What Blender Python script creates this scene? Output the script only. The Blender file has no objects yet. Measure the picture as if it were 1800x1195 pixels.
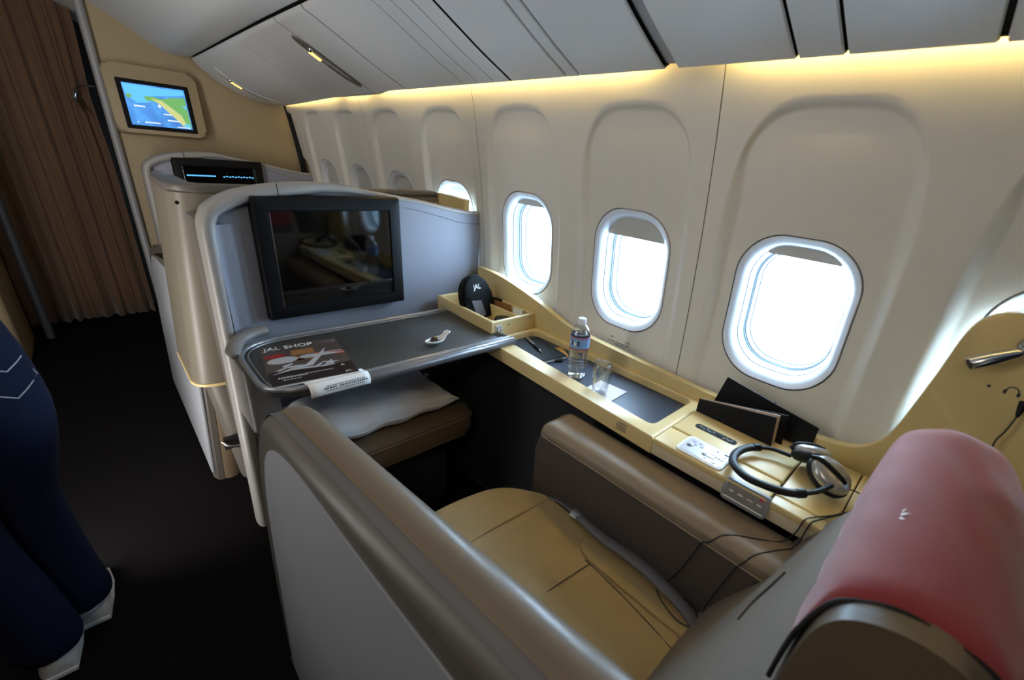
import bpy, bmesh, math, random
from mathutils import Vector, Matrix
random.seed(7)
S = bpy.context.scene
C = S.collection
PI = math.pi

# ------------------------------------------------------------------ camera
def cam_setup():
    yaw, pit, rol, f, cx, cy = .8292, .4022, -.0963, 764.6, 981.5, 616.0
    fw = Vector((math.sin(yaw)*math.cos(pit), math.cos(yaw)*math.cos(pit), -math.sin(pit)))
    r0 = fw.cross(Vector((0, 0, 1))).normalized()
    d0 = fw.cross(r0)
    r = math.cos(rol)*r0 + math.sin(rol)*d0
    d = -math.sin(rol)*r0 + math.cos(rol)*d0
    M = Matrix((r, -d, -fw)).transposed().to_4x4()
    M.translation = Vector((0, 0, 1.42))
    c = bpy.data.cameras.new('camera')
    o = bpy.data.objects.new('camera', c)
    C.objects.link(o)
    o.matrix_world = M
    c.sensor_width = 36
    c.lens = 36*f/1800
    c.shift_x = -(cx-900)/1800
    c.shift_y = (cy-597.5)/1800
    c.clip_start = .01
    c.clip_end = 200
    c.dof.use_dof = True
    c.dof.focus_distance = 2.3
    c.dof.aperture_fstop = 4.0
    S.camera = o
cam_setup()

# ------------------------------------------------------------------ world, exposure
W = bpy.data.worlds.new('sky')
S.world = W
W.use_nodes = True
bg = W.node_tree.nodes['Background']
bg.inputs[0].default_value = (.54, .76, 1.0, 1)
bg.inputs[1].default_value = 7.0
S.view_settings.view_transform = 'Standard'
S.view_settings.look = 'None'
S.view_settings.gamma = 1
S.view_settings.use_curve_mapping = False
S.view_settings.exposure = 2.42
S.cycles.use_denoising = True
S.cycles.max_bounces = 12
S.cycles.diffuse_bounces = 6
S.cycles.transmission_bounces = 10
S.cycles.transparent_max_bounces = 12
S.cycles.sample_clamp_indirect = 6
S.cycles.caustics_refractive = False
S.cycles.caustics_reflective = False

# window geometry shared by wall, windows and portals
PITCH = .5285
def wy(k): return .332 + PITCH*k
WZ = 1.10
OPEN = (-3, -2, -1, 0, 1, 2, 3)
for k in OPEN:                                   # sky portals in the open windows (sampling aid only)
    L = bpy.data.lights.new('window_daylight', 'AREA')
    L.shape = 'RECTANGLE'; L.size = .26; L.size_y = .36
    L.cycles.is_portal = True
    o = bpy.data.objects.new('window_daylight', L)
    C.objects.link(o)
    o.location = (1.40, wy(k), WZ)
    o.rotation_euler = (PI/2, 0, PI/2)
def area(name, loc, target, sx, sy, power, col):
    L = bpy.data.lights.new(name, 'AREA'); L.shape = 'RECTANGLE'; L.size = sx; L.size_y = sy; L.energy = power; L.color = col
    o = bpy.data.objects.new(name, L); C.objects.link(o)
    o.location = loc; d = Vector(target)-Vector(loc)
    o.rotation_euler = d.to_track_quat('-Z', 'Y').to_euler()
    return o
# indirect ceiling wash on top of the centre bins (cabin lighting turned low)
area('ceiling_wash', (-1.25, 1.5, 1.88), (-.35, 1.9, 2.32), .35, 6.0, 14.0, (1.0, .98, .95))
area('forward_fill', (-.55, -.3, 2.2), (.2, 3.2, 1.1), .3, .3, 1.4, (1.0, .86, .66))  # unseen fill added to brighten the bulkhead, curtain and shell ahead
COVE = 9.5

# ------------------------------------------------------------------ materials
def lin(c):
    c = c/255
    return c/12.92 if c <= .04045 else ((c+.055)/1.055)**2.4
def mat(name, rgb, rough=.5, metal=0., spec=.5, noise=None, bump=None, coat=0., sheen=0., stretch=(1, 1, 1), emit=None):
    m = bpy.data.materials.new(name)
    m.use_nodes = True
    nt = m.node_tree; n = nt.nodes; b = n['Principled BSDF']
    col = (lin(rgb[0]), lin(rgb[1]), lin(rgb[2]), 1)
    b.inputs['Base Color'].default_value = col
    b.inputs['Roughness'].default_value = rough
    b.inputs['Metallic'].default_value = metal
    b.inputs['Specular IOR Level'].default_value = spec
    b.inputs['Coat Weight'].default_value = coat
    b.inputs['Sheen Weight'].default_value = sheen
    tc = n.new('ShaderNodeTexCoord'); mp = n.new('ShaderNodeMapping')
    mp.inputs['Scale'].default_value = stretch
    nt.links.new(tc.outputs['Object'], mp.inputs['Vector'])
    if noise is None: noise = (30, .05)
    nz = n.new('ShaderNodeTexNoise'); nz.inputs['Scale'].default_value = noise[0]; nz.inputs['Detail'].default_value = 4
    nt.links.new(mp.outputs[0], nz.inputs['Vector'])
    mr = n.new('ShaderNodeMapRange')
    mr.inputs[3].default_value = 1-noise[1]; mr.inputs[4].default_value = 1+noise[1]
    nt.links.new(nz.outputs['Fac'], mr.inputs[0])
    mx = n.new('ShaderNodeVectorMath'); mx.operation = 'SCALE'
    mx.inputs[0].default_value = col[:3]
    nt.links.new(mr.outputs[0], mx.inputs['Scale'])
    nt.links.new(mx.outputs[0], b.inputs['Base Color'])
    if bump:
        n2 = n.new('ShaderNodeTexNoise'); n2.inputs['Scale'].default_value = bump[0]; n2.inputs['Detail'].default_value = 3
        nt.links.new(mp.outputs[0], n2.inputs['Vector'])
        bp = n.new('ShaderNodeBump'); bp.inputs['Strength'].default_value = bump[1]; bp.inputs['Distance'].default_value = .002
        nt.links.new(n2.outputs['Fac'], bp.inputs['Height'])
        nt.links.new(bp.outputs[0], b.inputs['Normal'])
    if emit:
        b.inputs['Emission Color'].default_value = (lin(emit[0]), lin(emit[1]), lin(emit[2]), 1)
        b.inputs['Emission Strength'].default_value = emit[3]
    return m
def thin_clear(name, tint=(1, 1, 1), refl=.06, edge=.35):
    m = bpy.data.materials.new(name); m.use_nodes = True
    nt = m.node_tree; n = nt.nodes; n.clear()
    out = n.new('ShaderNodeOutputMaterial'); mix = n.new('ShaderNodeMixShader')
    tr = n.new('ShaderNodeBsdfTransparent'); gl = n.new('ShaderNodeBsdfGlossy')
    tr.inputs[0].default_value = (*tint, 1); gl.inputs['Roughness'].default_value = .03
    lw = n.new('ShaderNodeLayerWeight'); lw.inputs[0].default_value = .25
    mr = n.new('ShaderNodeMapRange'); mr.inputs[3].default_value = refl; mr.inputs[4].default_value = edge
    nt.links.new(lw.outputs['Facing'], mr.inputs[0]); nt.links.new(mr.outputs[0], mix.inputs[0])
    nt.links.new(tr.outputs[0], mix.inputs[1]); nt.links.new(gl.outputs[0], mix.inputs[2]); nt.links.new(mix.outputs[0], out.inputs[0])
    return m
def glass(name, ior=1.45, rough=.0):
    m = bpy.data.materials.new(name); m.use_nodes = True
    b = m.node_tree.nodes['Principled BSDF']
    b.inputs['Transmission Weight'].default_value = 1; b.inputs['IOR'].default_value = ior; b.inputs['Roughness'].default_value = rough
    return m

M = dict(
 wall=mat('sidewall_cream', (224, 221, 213), .5, noise=(6, .02)),
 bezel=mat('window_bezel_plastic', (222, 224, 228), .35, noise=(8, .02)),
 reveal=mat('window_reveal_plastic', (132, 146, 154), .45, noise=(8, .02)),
 seal=mat('window_seal_rubber', (58, 62, 70), .6),
 shade=mat('window_shade_plastic', (196, 194, 188), .5),
 dark=mat('black_gap', (14, 14, 14), .8),
 bin=mat('bin_laminate', (212, 212, 212), .42, noise=(5, .02)),
 ceil=mat('ceiling_laminate', (205, 206, 206), .55, noise=(4, .02)),
 carpet=mat('dark_carpet', (17, 15, 15), .95, spec=.1, noise=(300, .35), bump=(400, .6)),
 dull=mat('dim_cabin_lining', (64, 58, 52), .8),
 bulk=mat('bulkhead_laminate', (166, 148, 116), .55, noise=(60, .04)),
 pole=mat('grey_trim', (150, 150, 152), .35, noise=(20, .03)),
 curtain=mat('brown_curtain_cloth', (112, 86, 68), .9, spec=.15, noise=(90, .12), bump=(600, .3), stretch=(1, 1, .15), sheen=.2),
 shell=mat('shell_plastic', (118, 110, 96), .38, noise=(10, .02)),
 shellgrey=mat('shell_grey_plastic', (98, 92, 86), .42, noise=(10, .02)),
 shellpan=mat('shell_panel_laminate', (158, 160, 166), .5, noise=(30, .02)),
 tan=mat('tan_leather', (118, 101, 82), .36, noise=(18, .05), bump=(240, .12)),
 divider=mat('divider_fabric_laminate', (144, 147, 160), .55, noise=(40, .03), bump=(500, .1)),
 rim=mat('divider_rim_plastic', (164, 160, 156), .36, noise=(12, .02)),
 blackpl=mat('black_plastic', (13, 13, 15), .5, spec=.2, noise=(40, .1)),
 screen=mat('glossy_screen', (6, 5, 5), .05, spec=.7, noise=(3, .02)),
 chrome=mat('bright_metal', (215, 215, 218), .18, metal=1, noise=(10, .02)),
 steel=mat('brushed_metal', (170, 168, 166), .3, metal=1, noise=(80, .06), stretch=(1, 8, 8)),
 table=mat('table_grey_laminate', (66, 64, 62), .45, spec=.3, noise=(300, .06)),
 rail=mat('table_rail_grey', (150, 150, 152), .28, metal=.55, noise=(20, .03)),
 railfront=mat('table_front_rail', (116, 116, 120), .3, metal=.4, noise=(20, .03)),
 armgrey=mat('arm_grey_plastic', (132, 126, 122), .45),
 cream=mat('console_cream_plastic', (216, 192, 136), .42, noise=(10, .02)),
 creamface=mat('console_front_plastic', (212, 198, 170), .42, noise=(10, .02)),
 mat_blue=mat('tray_rubber_mat', (56, 62, 76), .45, spec=.35, noise=(200, .05)),
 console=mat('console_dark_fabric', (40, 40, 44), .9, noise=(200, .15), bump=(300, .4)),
 leather=mat('seat_tan_leather', (176, 152, 108), .5, spec=.3, noise=(14, .08), bump=(220, .18)),
 fabric=mat('seat_grey_fabric', (130, 120, 110), .85, spec=.2, noise=(120, .06), bump=(500, .3)),
 armside=mat('armrest_grey_fabric', (84, 76, 72), .9, spec=.2, noise=(250, .06), bump=(700, .25)),
 armtop=mat('armrest_leather', (140, 124, 104), .42, noise=(14, .05), bump=(260, .12)),
 ottoman=mat('ottoman_brown_leather', (108, 90, 72), .5, noise=(16, .08), bump=(200, .15)),
 pillow=mat('pillow_white_cloth', (214, 214, 218), .85, spec=.2, noise=(30, .03), bump=(60, .3)),
 red=mat('headrest_cover_red', (146, 56, 58), .85, spec=.2, noise=(160, .05), bump=(500, .25), sheen=.45),
 headside=mat('headrest_brown_leather', (96, 82, 66), .38, noise=(14, .05), bump=(200, .12)),
 white=mat('white_print', (235, 235, 232), .6),
 paper=mat('white_paper', (228, 228, 226), .7),
 porcelain=mat('white_porcelain', (238, 238, 238), .12, spec=.6),
 choc=mat('chocolate', (52, 34, 22), .35, noise=(60, .2)),
 gold=mat('gold_leaf', (206, 176, 84), .4, metal=.6),
 mag=mat('magazine_cover', (84, 72, 66), .28, noise=(9, .35)),
 magred=mat('print_red', (150, 42, 44), .4),
 magbrown=mat('print_brown', (150, 104, 60), .4, noise=(80, .3)),
 maggrey=mat('print_grey', (178, 176, 178), .4, noise=(60, .15)),
 magdark=mat('print_dark', (40, 30, 28), .4),
 magpink=mat('print_coral', (176, 92, 78), .4),
 ink=mat('dark_ink', (50, 50, 54), .7),
 inkpale=mat('pale_ink', (120, 116, 110), .7),
 navy=mat('folder_black_leatherette', (17, 16, 20), .6, spec=.2, noise=(120, .1), bump=(400, .15)),
 navyedge=mat('folder_blue_edge', (52, 56, 92), .5),
 pinkpaper=mat('cream_card', (216, 186, 160), .7),
 pouch=mat('black_pouch_fabric', (10, 10, 12), .85, spec=.15, noise=(200, .2), bump=(500, .3)),
 mesh=mat('grey_pouch_mesh', (92, 88, 92), .8, noise=(400, .3)),
 leatherblk=mat('notebook_black_leather', (16, 16, 18), .6, spec=.2, noise=(100, .1), bump=(260, .2)),
 orange=mat('amber_strap', (196, 140, 60), .6),
 pen=mat('pen_grey_metal', (150, 150, 156), .25, metal=.8),
 napkin=mat('napkin_paper', (232, 226, 228), .85, bump=(300, .1)),
 cap=mat('bottle_cap', (225, 230, 240), .4),
 label=mat('label_blue', (120, 165, 215), .45, noise=(50, .25)),
 labelred=mat('label_red', (190, 60, 80), .45),
 panelgrey=mat('control_panel_silver', (196, 196, 194), .35, metal=.2),
 panelborder=mat('control_panel_border', (232, 230, 224), .4),
 panelsteel=mat('control_panel_grey', (140, 146, 150), .35, metal=.3),
 button=mat('button_white', (236, 236, 240), .4),
 buttonviolet=mat('button_violet', (190, 180, 235), .4),
 rubber=mat('black_rubber_cable', (16, 16, 17), .5),
 pad=mat('black_ear_pad', (12, 12, 13), .55, spec=.3, noise=(60, .1)),
 silver=mat('earcup_silver', (176, 174, 172), .3, metal=.75),
 belt=mat('belt_grey_webbing', (118, 116, 118), .8, bump=(300, .3)),
 denim=mat('blue_denim', (24, 30, 52), .9, spec=.12, noise=(200, .22), bump=(600, .4)),
 stitch=mat('pale_stitching', (170, 170, 180), .8),
 shirt=mat('white_shirt_cloth', (205, 200, 192), .9),
 skin=mat('skin', (206, 160, 132), .55),
 hair=mat('dark_hair', (34, 26, 22), .6),
 shoe=mat('white_trainer', (206, 204, 200), .6),
 sole=mat('pale_sole', (226, 226, 224), .7),
 lamp_amber=mat('amber_sign_lamp', (255, 190, 90), .5, emit=(255, 170, 70, 1.2)),
 cove=mat('cove_tube', (255, 220, 150), .5, emit=(255, 222, 140, COVE)),
 led=mat('green_led', (190, 255, 60), .5, emit=(190, 255, 40, .6)),
 pane=thin_clear('window_pane', (.97, .99, 1), .03, .12),
 pet=thin_clear('clear_bottle_plastic', (.93, .96, .98), .08, .55),
 water=glass('drinking_water', 1.33),
 glass=thin_clear('tumbler_glass', (.975, .985, .99), .07, .95),
)

# ------------------------------------------------------------------ mesh helpers
WM = {}
def link(o, parent=None, local=False):
    C.objects.link(o)
    if parent is not None:
        o.parent = parent
        if not local:
            o.matrix_parent_inverse = WM.get(parent.name, Matrix()).inverted()
        else:
            WM[o.name] = WM.get(parent.name, Matrix()).copy()
    return o
def tag(o, label=None, cat=None, group=None, kind=None):
    if label: o['label'] = label
    if cat: o['category'] = cat
    if group: o['group'] = group
    if kind: o['kind'] = kind
    return o
def thing(name, label, cat, loc=(0, 0, 0), group=None, rot=None, kind=None):
    o = bpy.data.objects.new(name, None)
    o.empty_display_size = .05
    C.objects.link(o)
    m = Matrix.Translation(Vector(loc))
    if rot is not None: m = m @ rot.to_4x4()
    o.matrix_world = m
    WM[o.name] = m
    return tag(o, label, cat, group, kind)
def fin(bm, name, m, parent=None, smooth=40, local=False, mods=None):
    bmesh.ops.recalc_face_normals(bm, faces=bm.faces[:])
    me = bpy.data.meshes.new(name)
    bm.to_mesh(me); bm.free()
    if smooth:
        for p in me.polygons: p.use_smooth = True
        if smooth < 180: me.set_sharp_from_angle(angle=math.radians(smooth))
    for mm in (m if isinstance(m, (list, tuple)) else [m]): me.materials.append(mm)
    o = bpy.data.objects.new(name, me)
    link(o, parent, local)
    if mods: mods(o)
    return o
def bm_from(V, F):
    bm = bmesh.new()
    vs = [bm.verts.new(v) for v in V]
    for f in F:
        try: bm.faces.new([vs[i] for i in f])
        except ValueError: pass
    return bm
def mk(name, V, F, m, parent=None, **k): return fin(bm_from(V, F), name, m, parent, **k)
def bm_box(bm, x0, x1, y0, y1, z0, z1, r=0, seg=2, mtx=None):
    V = [bm.verts.new((x, y, z)) for x in (x0, x1) for y in (y0, y1) for z in (z0, z1)]
    F = [bm.faces.new([V[i] for i in f]) for f in ((0, 1, 3, 2), (4, 6, 7, 5), (0, 4, 5, 1), (2, 3, 7, 6), (0, 2, 6, 4), (1, 5, 7, 3))]
    vv = V
    if r > 0:
        es = list({e for f in F for e in f.edges})
        res = bmesh.ops.bevel(bm, geom=es, offset=r, segments=seg, profile=.5, affect='EDGES', clamp_overlap=True)
        vv = list({v for f in res['faces'] for v in f.verts} | {v for v in V if v.is_valid})
    if mtx is not None: bmesh.ops.transform(bm, matrix=mtx, verts=vv)
def box(name, x0, x1, y0, y1, z0, z1, m, parent=None, r=.004, seg=2, mtx=None, **k):
    bm = bmesh.new(); bm_box(bm, x0, x1, y0, y1, z0, z1, r, seg, mtx)
    return fin(bm, name, m, parent, **k)
def rpoly(pts, r, n=5):
    out = []; N = len(pts)
    for i in range(N):
        p = Vector(pts[i]).to_2d(); a = Vector(pts[i-1]).to_2d(); b = Vector(pts[(i+1) % N]).to_2d()
        rr = r[i] if isinstance(r, (list, tuple)) else r
        u = (a-p); v = (b-p)
        d = min(rr, u.length*.49, v.length*.49)
        if d < 1e-5: out.append(tuple(p)); continue
        p0 = p+u.normalized()*d; p1 = p+v.normalized()*d
        for j in range(n+1):
            t = j/n
            out.append(tuple(p0*(1-t)**2 + p*2*t*(1-t) + p1*t*t))
    return out
def to3(axis, a, b, c):
    return {'x': (c, a, b), 'y': (a, c, b), 'z': (a, b, c)}[axis]
def prism(name, pts, axis, c0, c1, m, parent=None, bev=0, seg=3, smooth=40, hole=None, **k):
    bm = bmesh.new(); n = len(pts)
    A = [bm.verts.new(to3(axis, p[0], p[1], c0)) for p in pts]
    B = [bm.verts.new(to3(axis, p[0], p[1], c1)) for p in pts]
    fa = bm.faces.new(A); fb = bm.faces.new(B[::-1])
    for i in range(n): bm.faces.new((A[i], B[i], B[(i+1) % n], A[(i+1) % n]))
    if bev:
        es = list(set(fa.edges) | set(fb.edges))
        bmesh.ops.bevel(bm, geom=es, offset=bev, segments=seg, profile=.5, affect='EDGES', clamp_overlap=True)
    return fin(bm, name, m, parent, smooth, **k)
def ringprism(name, outer, inner, axis, c0, c1, m, parent=None, **k):
    """frame: outer and inner outlines with the same count"""
    V = []; F = []; n = len(outer)
    for ps, c in ((outer, c0), (outer, c1), (inner, c1), (inner, c0)):
        V += [to3(axis, p[0], p[1], c) for p in ps]
    for s in range(4):
        for i in range(n):
            F.append((s*n+i, s*n+(i+1) % n, ((s+1) % 4)*n+(i+1) % n, ((s+1) % 4)*n+i))
    return mk(name, V, F, m, parent, **k)
def rings(name, R, m, parent=None, cap=True, closed=True, smooth=50, **k):
    V = [v for r in R for v in r]; n = len(R[0]); F = []
    for i in range(len(R)-1):
        for j in range(n if closed else n-1):
            F.append((i*n+j, i*n+(j+1) % n, (i+1)*n+(j+1) % n, (i+1)*n+j))
    if cap:
        F.append(tuple(range(n))); F.append(tuple(range((len(R)-1)*n, len(R)*n)))
    return mk(name, V, F, m, parent, smooth=smooth, **k)
def cat(pts, n=6, closed=False):
    P = [Vector(p) for p in pts]; out = []; N = len(P)
    for i in range(N if closed else N-1):
        p0 = P[i-1] if (closed or i > 0) else P[0]*2-P[1]
        p1 = P[i]; p2 = P[(i+1) % N]
        p3 = P[(i+2) % N] if (closed or i+2 < N) else P[-1]*2-P[-2]
        for j in range(n):
            t = j/n
            out.append(.5*((2*p1)+(p2-p0)*t+(2*p0-5*p1+4*p2-p3)*t*t+(3*p1-p0-3*p2+p3)*t**3))
    if not closed: out.append(P[-1])
    return out
def tube_rings(pts, r, n=8, closed=False, flat=1., up=None):
    P = [Vector(p) for p in pts]; N = len(P); R = []; prev = None
    for i in range(N):
        t = (P[(i+1) % N]-P[i-1]) if (closed or 0 < i < N-1) else (P[1]-P[0] if i == 0 else P[-1]-P[-2])
        t.normalize()
        if up is not None: nrm = up
        elif prev is None: nrm = Vector((0, 0, 1)) if abs(t.z) < .9 else Vector((1, 0, 0))
        else: nrm = prev
        nrm = (nrm - t*nrm.dot(t)).normalized(); prev = nrm; b = t.cross(nrm)
        rr = r[i] if isinstance(r, (list, tuple)) else r
        R.append([tuple(P[i]+(math.cos(a)*nrm*rr*flat+math.sin(a)*b*rr)) for a in [2*PI*j/n for j in range(n)]])
    return R
def tube(name, pts, r, m, parent=None, n=8, closed=False, flat=1., up=None, **k):
    R = tube_rings(pts, r, n, closed, flat, up)
    if closed: R.append(R[0])
    return rings(name, R, m, parent, cap=not closed, smooth=60, **k)
def lathe(name, prof, c, m, parent=None, n=32, closed=False, cap=True, **k):
    R = [[(c[0]+r*math.cos(2*PI*j/n), c[1]+r*math.sin(2*PI*j/n), c[2]+z) for j in range(n)] for r, z in prof]
    if closed: R.append(R[0])
    return rings(name, R, m, parent, cap=cap and not closed, **k)
def sheet(name, G, m, parent=None, thick=0, smooth=60, **k):
    V = [v for r in G for v in r]; n = len(G[0]); F = []
    for i in range(len(G)-1):
        for j in range(n-1): F.append((i*n+j, i*n+j+1, (i+1)*n+j+1, (i+1)*n+j))
    def mods(o):
        if thick:
            s = o.modifiers.new('thickness', 'SOLIDIFY'); s.thickness = thick; s.offset = 0
    return mk(name, V, F, m, parent, smooth=smooth, mods=mods, **k)
def frame(u, v, o):
    u = Vector(u).normalized(); v = Vector(v); v = (v-u*v.dot(u)).normalized(); w = u.cross(v)
    mm = Matrix((u, v, w)).transposed().to_4x4(); mm.translation = Vector(o)
    return mm
def text(name, s, size, mtx, m, parent, align='LEFT', ext=.0003, sx=1.):
    cu = bpy.data.curves.new(name, 'FONT'); cu.body = s; cu.size = size; cu.extrude = ext; cu.align_x = align
    cu.materials.append(m)
    tmp = bpy.data.objects.new('tmp', cu); C.objects.link(tmp)
    dg = bpy.context.evaluated_depsgraph_get(); dg.update()
    me = bpy.data.meshes.new_from_object(tmp.evaluated_get(dg)); bpy.data.objects.remove(tmp)
    me.name = name; me.transform(mtx @ Matrix.Diagonal((sx, 1, 1, 1)))
    me.materials.clear(); me.materials.append(m)
    return tag(link(bpy.data.objects.new(name, me), parent), kind='stuff')
def flat(name, polys, mtx, m, parent, h=.0006, **k):
    """flat printed marks: 2D polygons in the plane of mtx"""
    bm = bmesh.new()
    for p in polys:
        A = [bm.verts.new(mtx @ Vector((q[0], q[1], h))) for q in p]
        B = [bm.verts.new(mtx @ Vector((q[0], q[1], 0))) for q in p]
        bm.faces.new(A)
        for i in range(len(p)): bm.faces.new((A[i], B[i], B[(i+1) % len(p)], A[(i+1) % len(p)]))
    o = fin(bm, name, m, parent, 0, **k)
    return tag(o, kind='stuff') if len(polys) > 1 else o
def rect(cx, cy, w, h, a=0):
    ca, sa = math.cos(a), math.sin(a)
    return [(cx+x*ca-y*sa, cy+x*sa+y*ca) for x, y in ((-w/2, -h/2), (w/2, -h/2), (w/2, h/2), (-w/2, h/2))]
def disc(cx, cy, rx, ry=None, n=16, a=0):
    ry = ry or rx; ca, sa = math.cos(a), math.sin(a)
    return [(cx+rx*math.cos(t)*ca-ry*math.sin(t)*sa, cy+rx*math.cos(t)*sa+ry*math.sin(t)*ca) for t in [2*PI*i/n for i in range(n)]]
def interp(tab, x):
    if x <= tab[0][0]: return tab[0][1]
    for (a, b), (c, d) in zip(tab, tab[1:]):
        if x <= c: return b+(d-b)*(x-a)/(c-a)
    return tab[-1][1]
def sstep(a, b, x):
    t = min(1, max(0, (x-a)/(b-a))); return t*t*(3-2*t)
# ------------------------------------------------------------------ sidewall
PIL = [(0, 1.235), (.6, 1.24), (.9, 1.238), (1.1, 1.228), (1.3, 1.21), (1.5, 1.183), (1.65, 1.155), (1.8, 1.12), (1.95, 1.07), (2.3, .86)]
def pil(z):
    return sum(interp(PIL, z+d) for d in (-.06, -.03, 0, .03, .06))/5
def wallx(y, z):
    ay = abs(y)/.222
    if z > 1.10: q = (ay**3.6+((z-1.10)/.50)**3.6)**(1/3.6)
    else: q = ay
    d = (1-q)*.222                                   # distance inside the scalloped recess
    top = sstep(1.35, 1.52, z)
    w = .036*(1-top)+.006*top
    m = sstep(0, w, d)
    dep = .010+.016*sstep(.80, 1.0, z)-.007*sstep(1.2, 1.5, z)
    return pil(z)+dep*m
def rr_hit(th, hw, hh, r):
    c, s = math.cos(th), math.sin(th)
    lo, hi = 0, 2
    for _ in range(40):
        t = (lo+hi)/2; x, y = abs(c*t), abs(s*t)
        dx, dy = max(x-(hw-r), 0), max(y-(hh-r), 0)
        ins = math.hypot(dx, dy) <= r and x <= hw and y <= hh
        lo, hi = (t, hi) if ins else (lo, t)
    return (c*lo, s*lo)
def rr(hw, hh, r, n=64):
    return [rr_hit(2*PI*i/n, hw, hh, r) for i in range(n)]
def bay_mesh(V, F, y0, gl, gr):
    h = PITCH/2; zt, zb = 2.3-WZ, -WZ; ys, yl = h-gl, -h+gr
    B = []
    nz, ny = 80, 30
    for i in range(nz): B.append((ys, zb+(zt-zb)*i/nz))
    for i in range(ny): B.append((ys+(yl-ys)*i/ny, zt))
    for i in range(nz): B.append((yl, zt+(zb-zt)*i/nz))
    for i in range(ny): B.append((yl+(ys-yl)*i/ny, zb))
    n = len(B); base = len(V); cols = []
    for b in B:
        a = rr_hit(math.atan2(b[1], b[0]), .1575, .2075, .122)
        lo, hi = 0., 1.
        def q_(t):
            y, z = a[0]+(b[0]-a[0])*t, a[1]+(b[1]-a[1])*t
            ay = abs(y)/.222
            return (ay**3.6+(z/.50)**3.6)**(1/3.6) if z > 0 else ay
        for _ in range(40):
            m_ = (lo+hi)/2
            if q_(m_) < 1: lo = m_
            else: hi = m_
        tc = min(lo, .94)
        L_ = math.hypot(b[0]-a[0], b[1]-a[1])
        ts = [tc*(1-(1-i_/26)**1.0) for i_ in range(26)]
        w_ = min(.05/L_, tc*.6)
        ts = [t for t in ts if t < tc-w_]
        while len(ts) < 26: ts.append(ts[-1]+(tc-w_-ts[-1])*.5)
        ts += [tc-w_+w_*k_/11 for k_ in range(12)]
        ts += [tc+(1-tc)*((k_/16)**1.4) for k_ in range(1, 17)]
        cols.append([(a[0]+(b[0]-a[0])*t, a[1]+(b[1]-a[1])*t) for t in ts])
    Mr = len(cols[0])
    for j in range(Mr):
        for c_ in cols:
            y, z = c_[j]
            V.append((wallx(y, z+WZ), y0+y, z+WZ))
    for j in range(Mr-1):
        for i in range(n):
            F.append((base+j*n+i, base+j*n+(i+1) % n, base+(j+1)*n+(i+1) % n, base+(j+1)*n+i))
xs = wallx(0, WZ)
wall = thing('wall_right', None, None, kind='structure')
V = []; F = []
bay_mesh(V, F, -PITCH/2, 0, .0012); bay_mesh(V, F, PITCH/2, .0012, 0)
pm = mk('sidewall_panel', V, F, M['wall'], wall, smooth=60)
pm.location.y = wy(1)+PITCH/2
for k in (-3, -1, 3, 5, 7):
    o = pm.copy(); C.objects.link(o); o.location.y = wy(k)+PITCH/2
# joint strips behind the panel seams, and the part of the wall aft of the panels
for k in (-1, 1, 3, 5):
    y = wy(k)-PITCH/2
    sheet('joint_strip', [[(pil(z)+.004, y-.012, z), (pil(z)+.004, y+.012, z)] for z in [.1*i for i in range(24)]], M['tan'], wall)
sheet('aft_lining', [[(pil(z), y, z) for y in (-2.6, wy(-3)-PITCH/2)] for z in [.1*i for i in range(24)]], M['wall'], wall)
# between-window outer skin so daylight enters only through the window openings
def skin():
    V = []; F = []
    n = 64; ks = range(-4, 10)
    hole = rr(.1136, .1636, .094, n)
    for k in ks:
        base = len(V)
        for t in (0, 1):
            for a in hole:
                if t == 0: V.append((xs+.130+wallx(0, WZ+a[1])-xs, wy(k)+a[0], WZ+a[1]))
                else:
                    s = max(abs(a[0])/(PITCH/2), a[1]/1.25 if a[1] > 0 else -a[1]/1.1); V.append((xs+.132, wy(k)+a[0]/s, WZ+a[1]/s))
        for i in range(n): F.append((base+i, base+(i+1) % n, base+n+(i+1) % n, base+n+i))
    mk('outer_skin', V, F, M['dark'], wall, smooth=0)
skin()
# arrows and small lettering printed under two windows
for y, z in ((.845, .853), (.325, .852)):
    mtx = frame((0, -1, 0), (0, 0, 1), (wallx(0, z)-.0012, y, z))
    pol = [rect(-.032, 0, .018, .0012), [(-.044, 0), (-.037, .0045), (-.037, .003), (-.041, 0), (-.037, -.003), (-.037, -.0045)],
           rect(.032, -.004, .018, .0012), [(.044, -.004), (.037, .0005), (.037, -.001), (.041, -.004), (.037, -.007), (.037, -.0085)]]
    if y > .6:
        x = -.05
        while x < .045:
            w = random.uniform(.004, .010); pol.append(rect(x+w/2, -.016, w, .003)); x += w+.003
        x = -.024
        while x < .022:
            w = random.uniform(.004, .009); pol.append(rect(x+w/2, -.024, w, .003)); x += w+.003
    flat('arrow_print', pol, mtx, M['ink'], wall)

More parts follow.
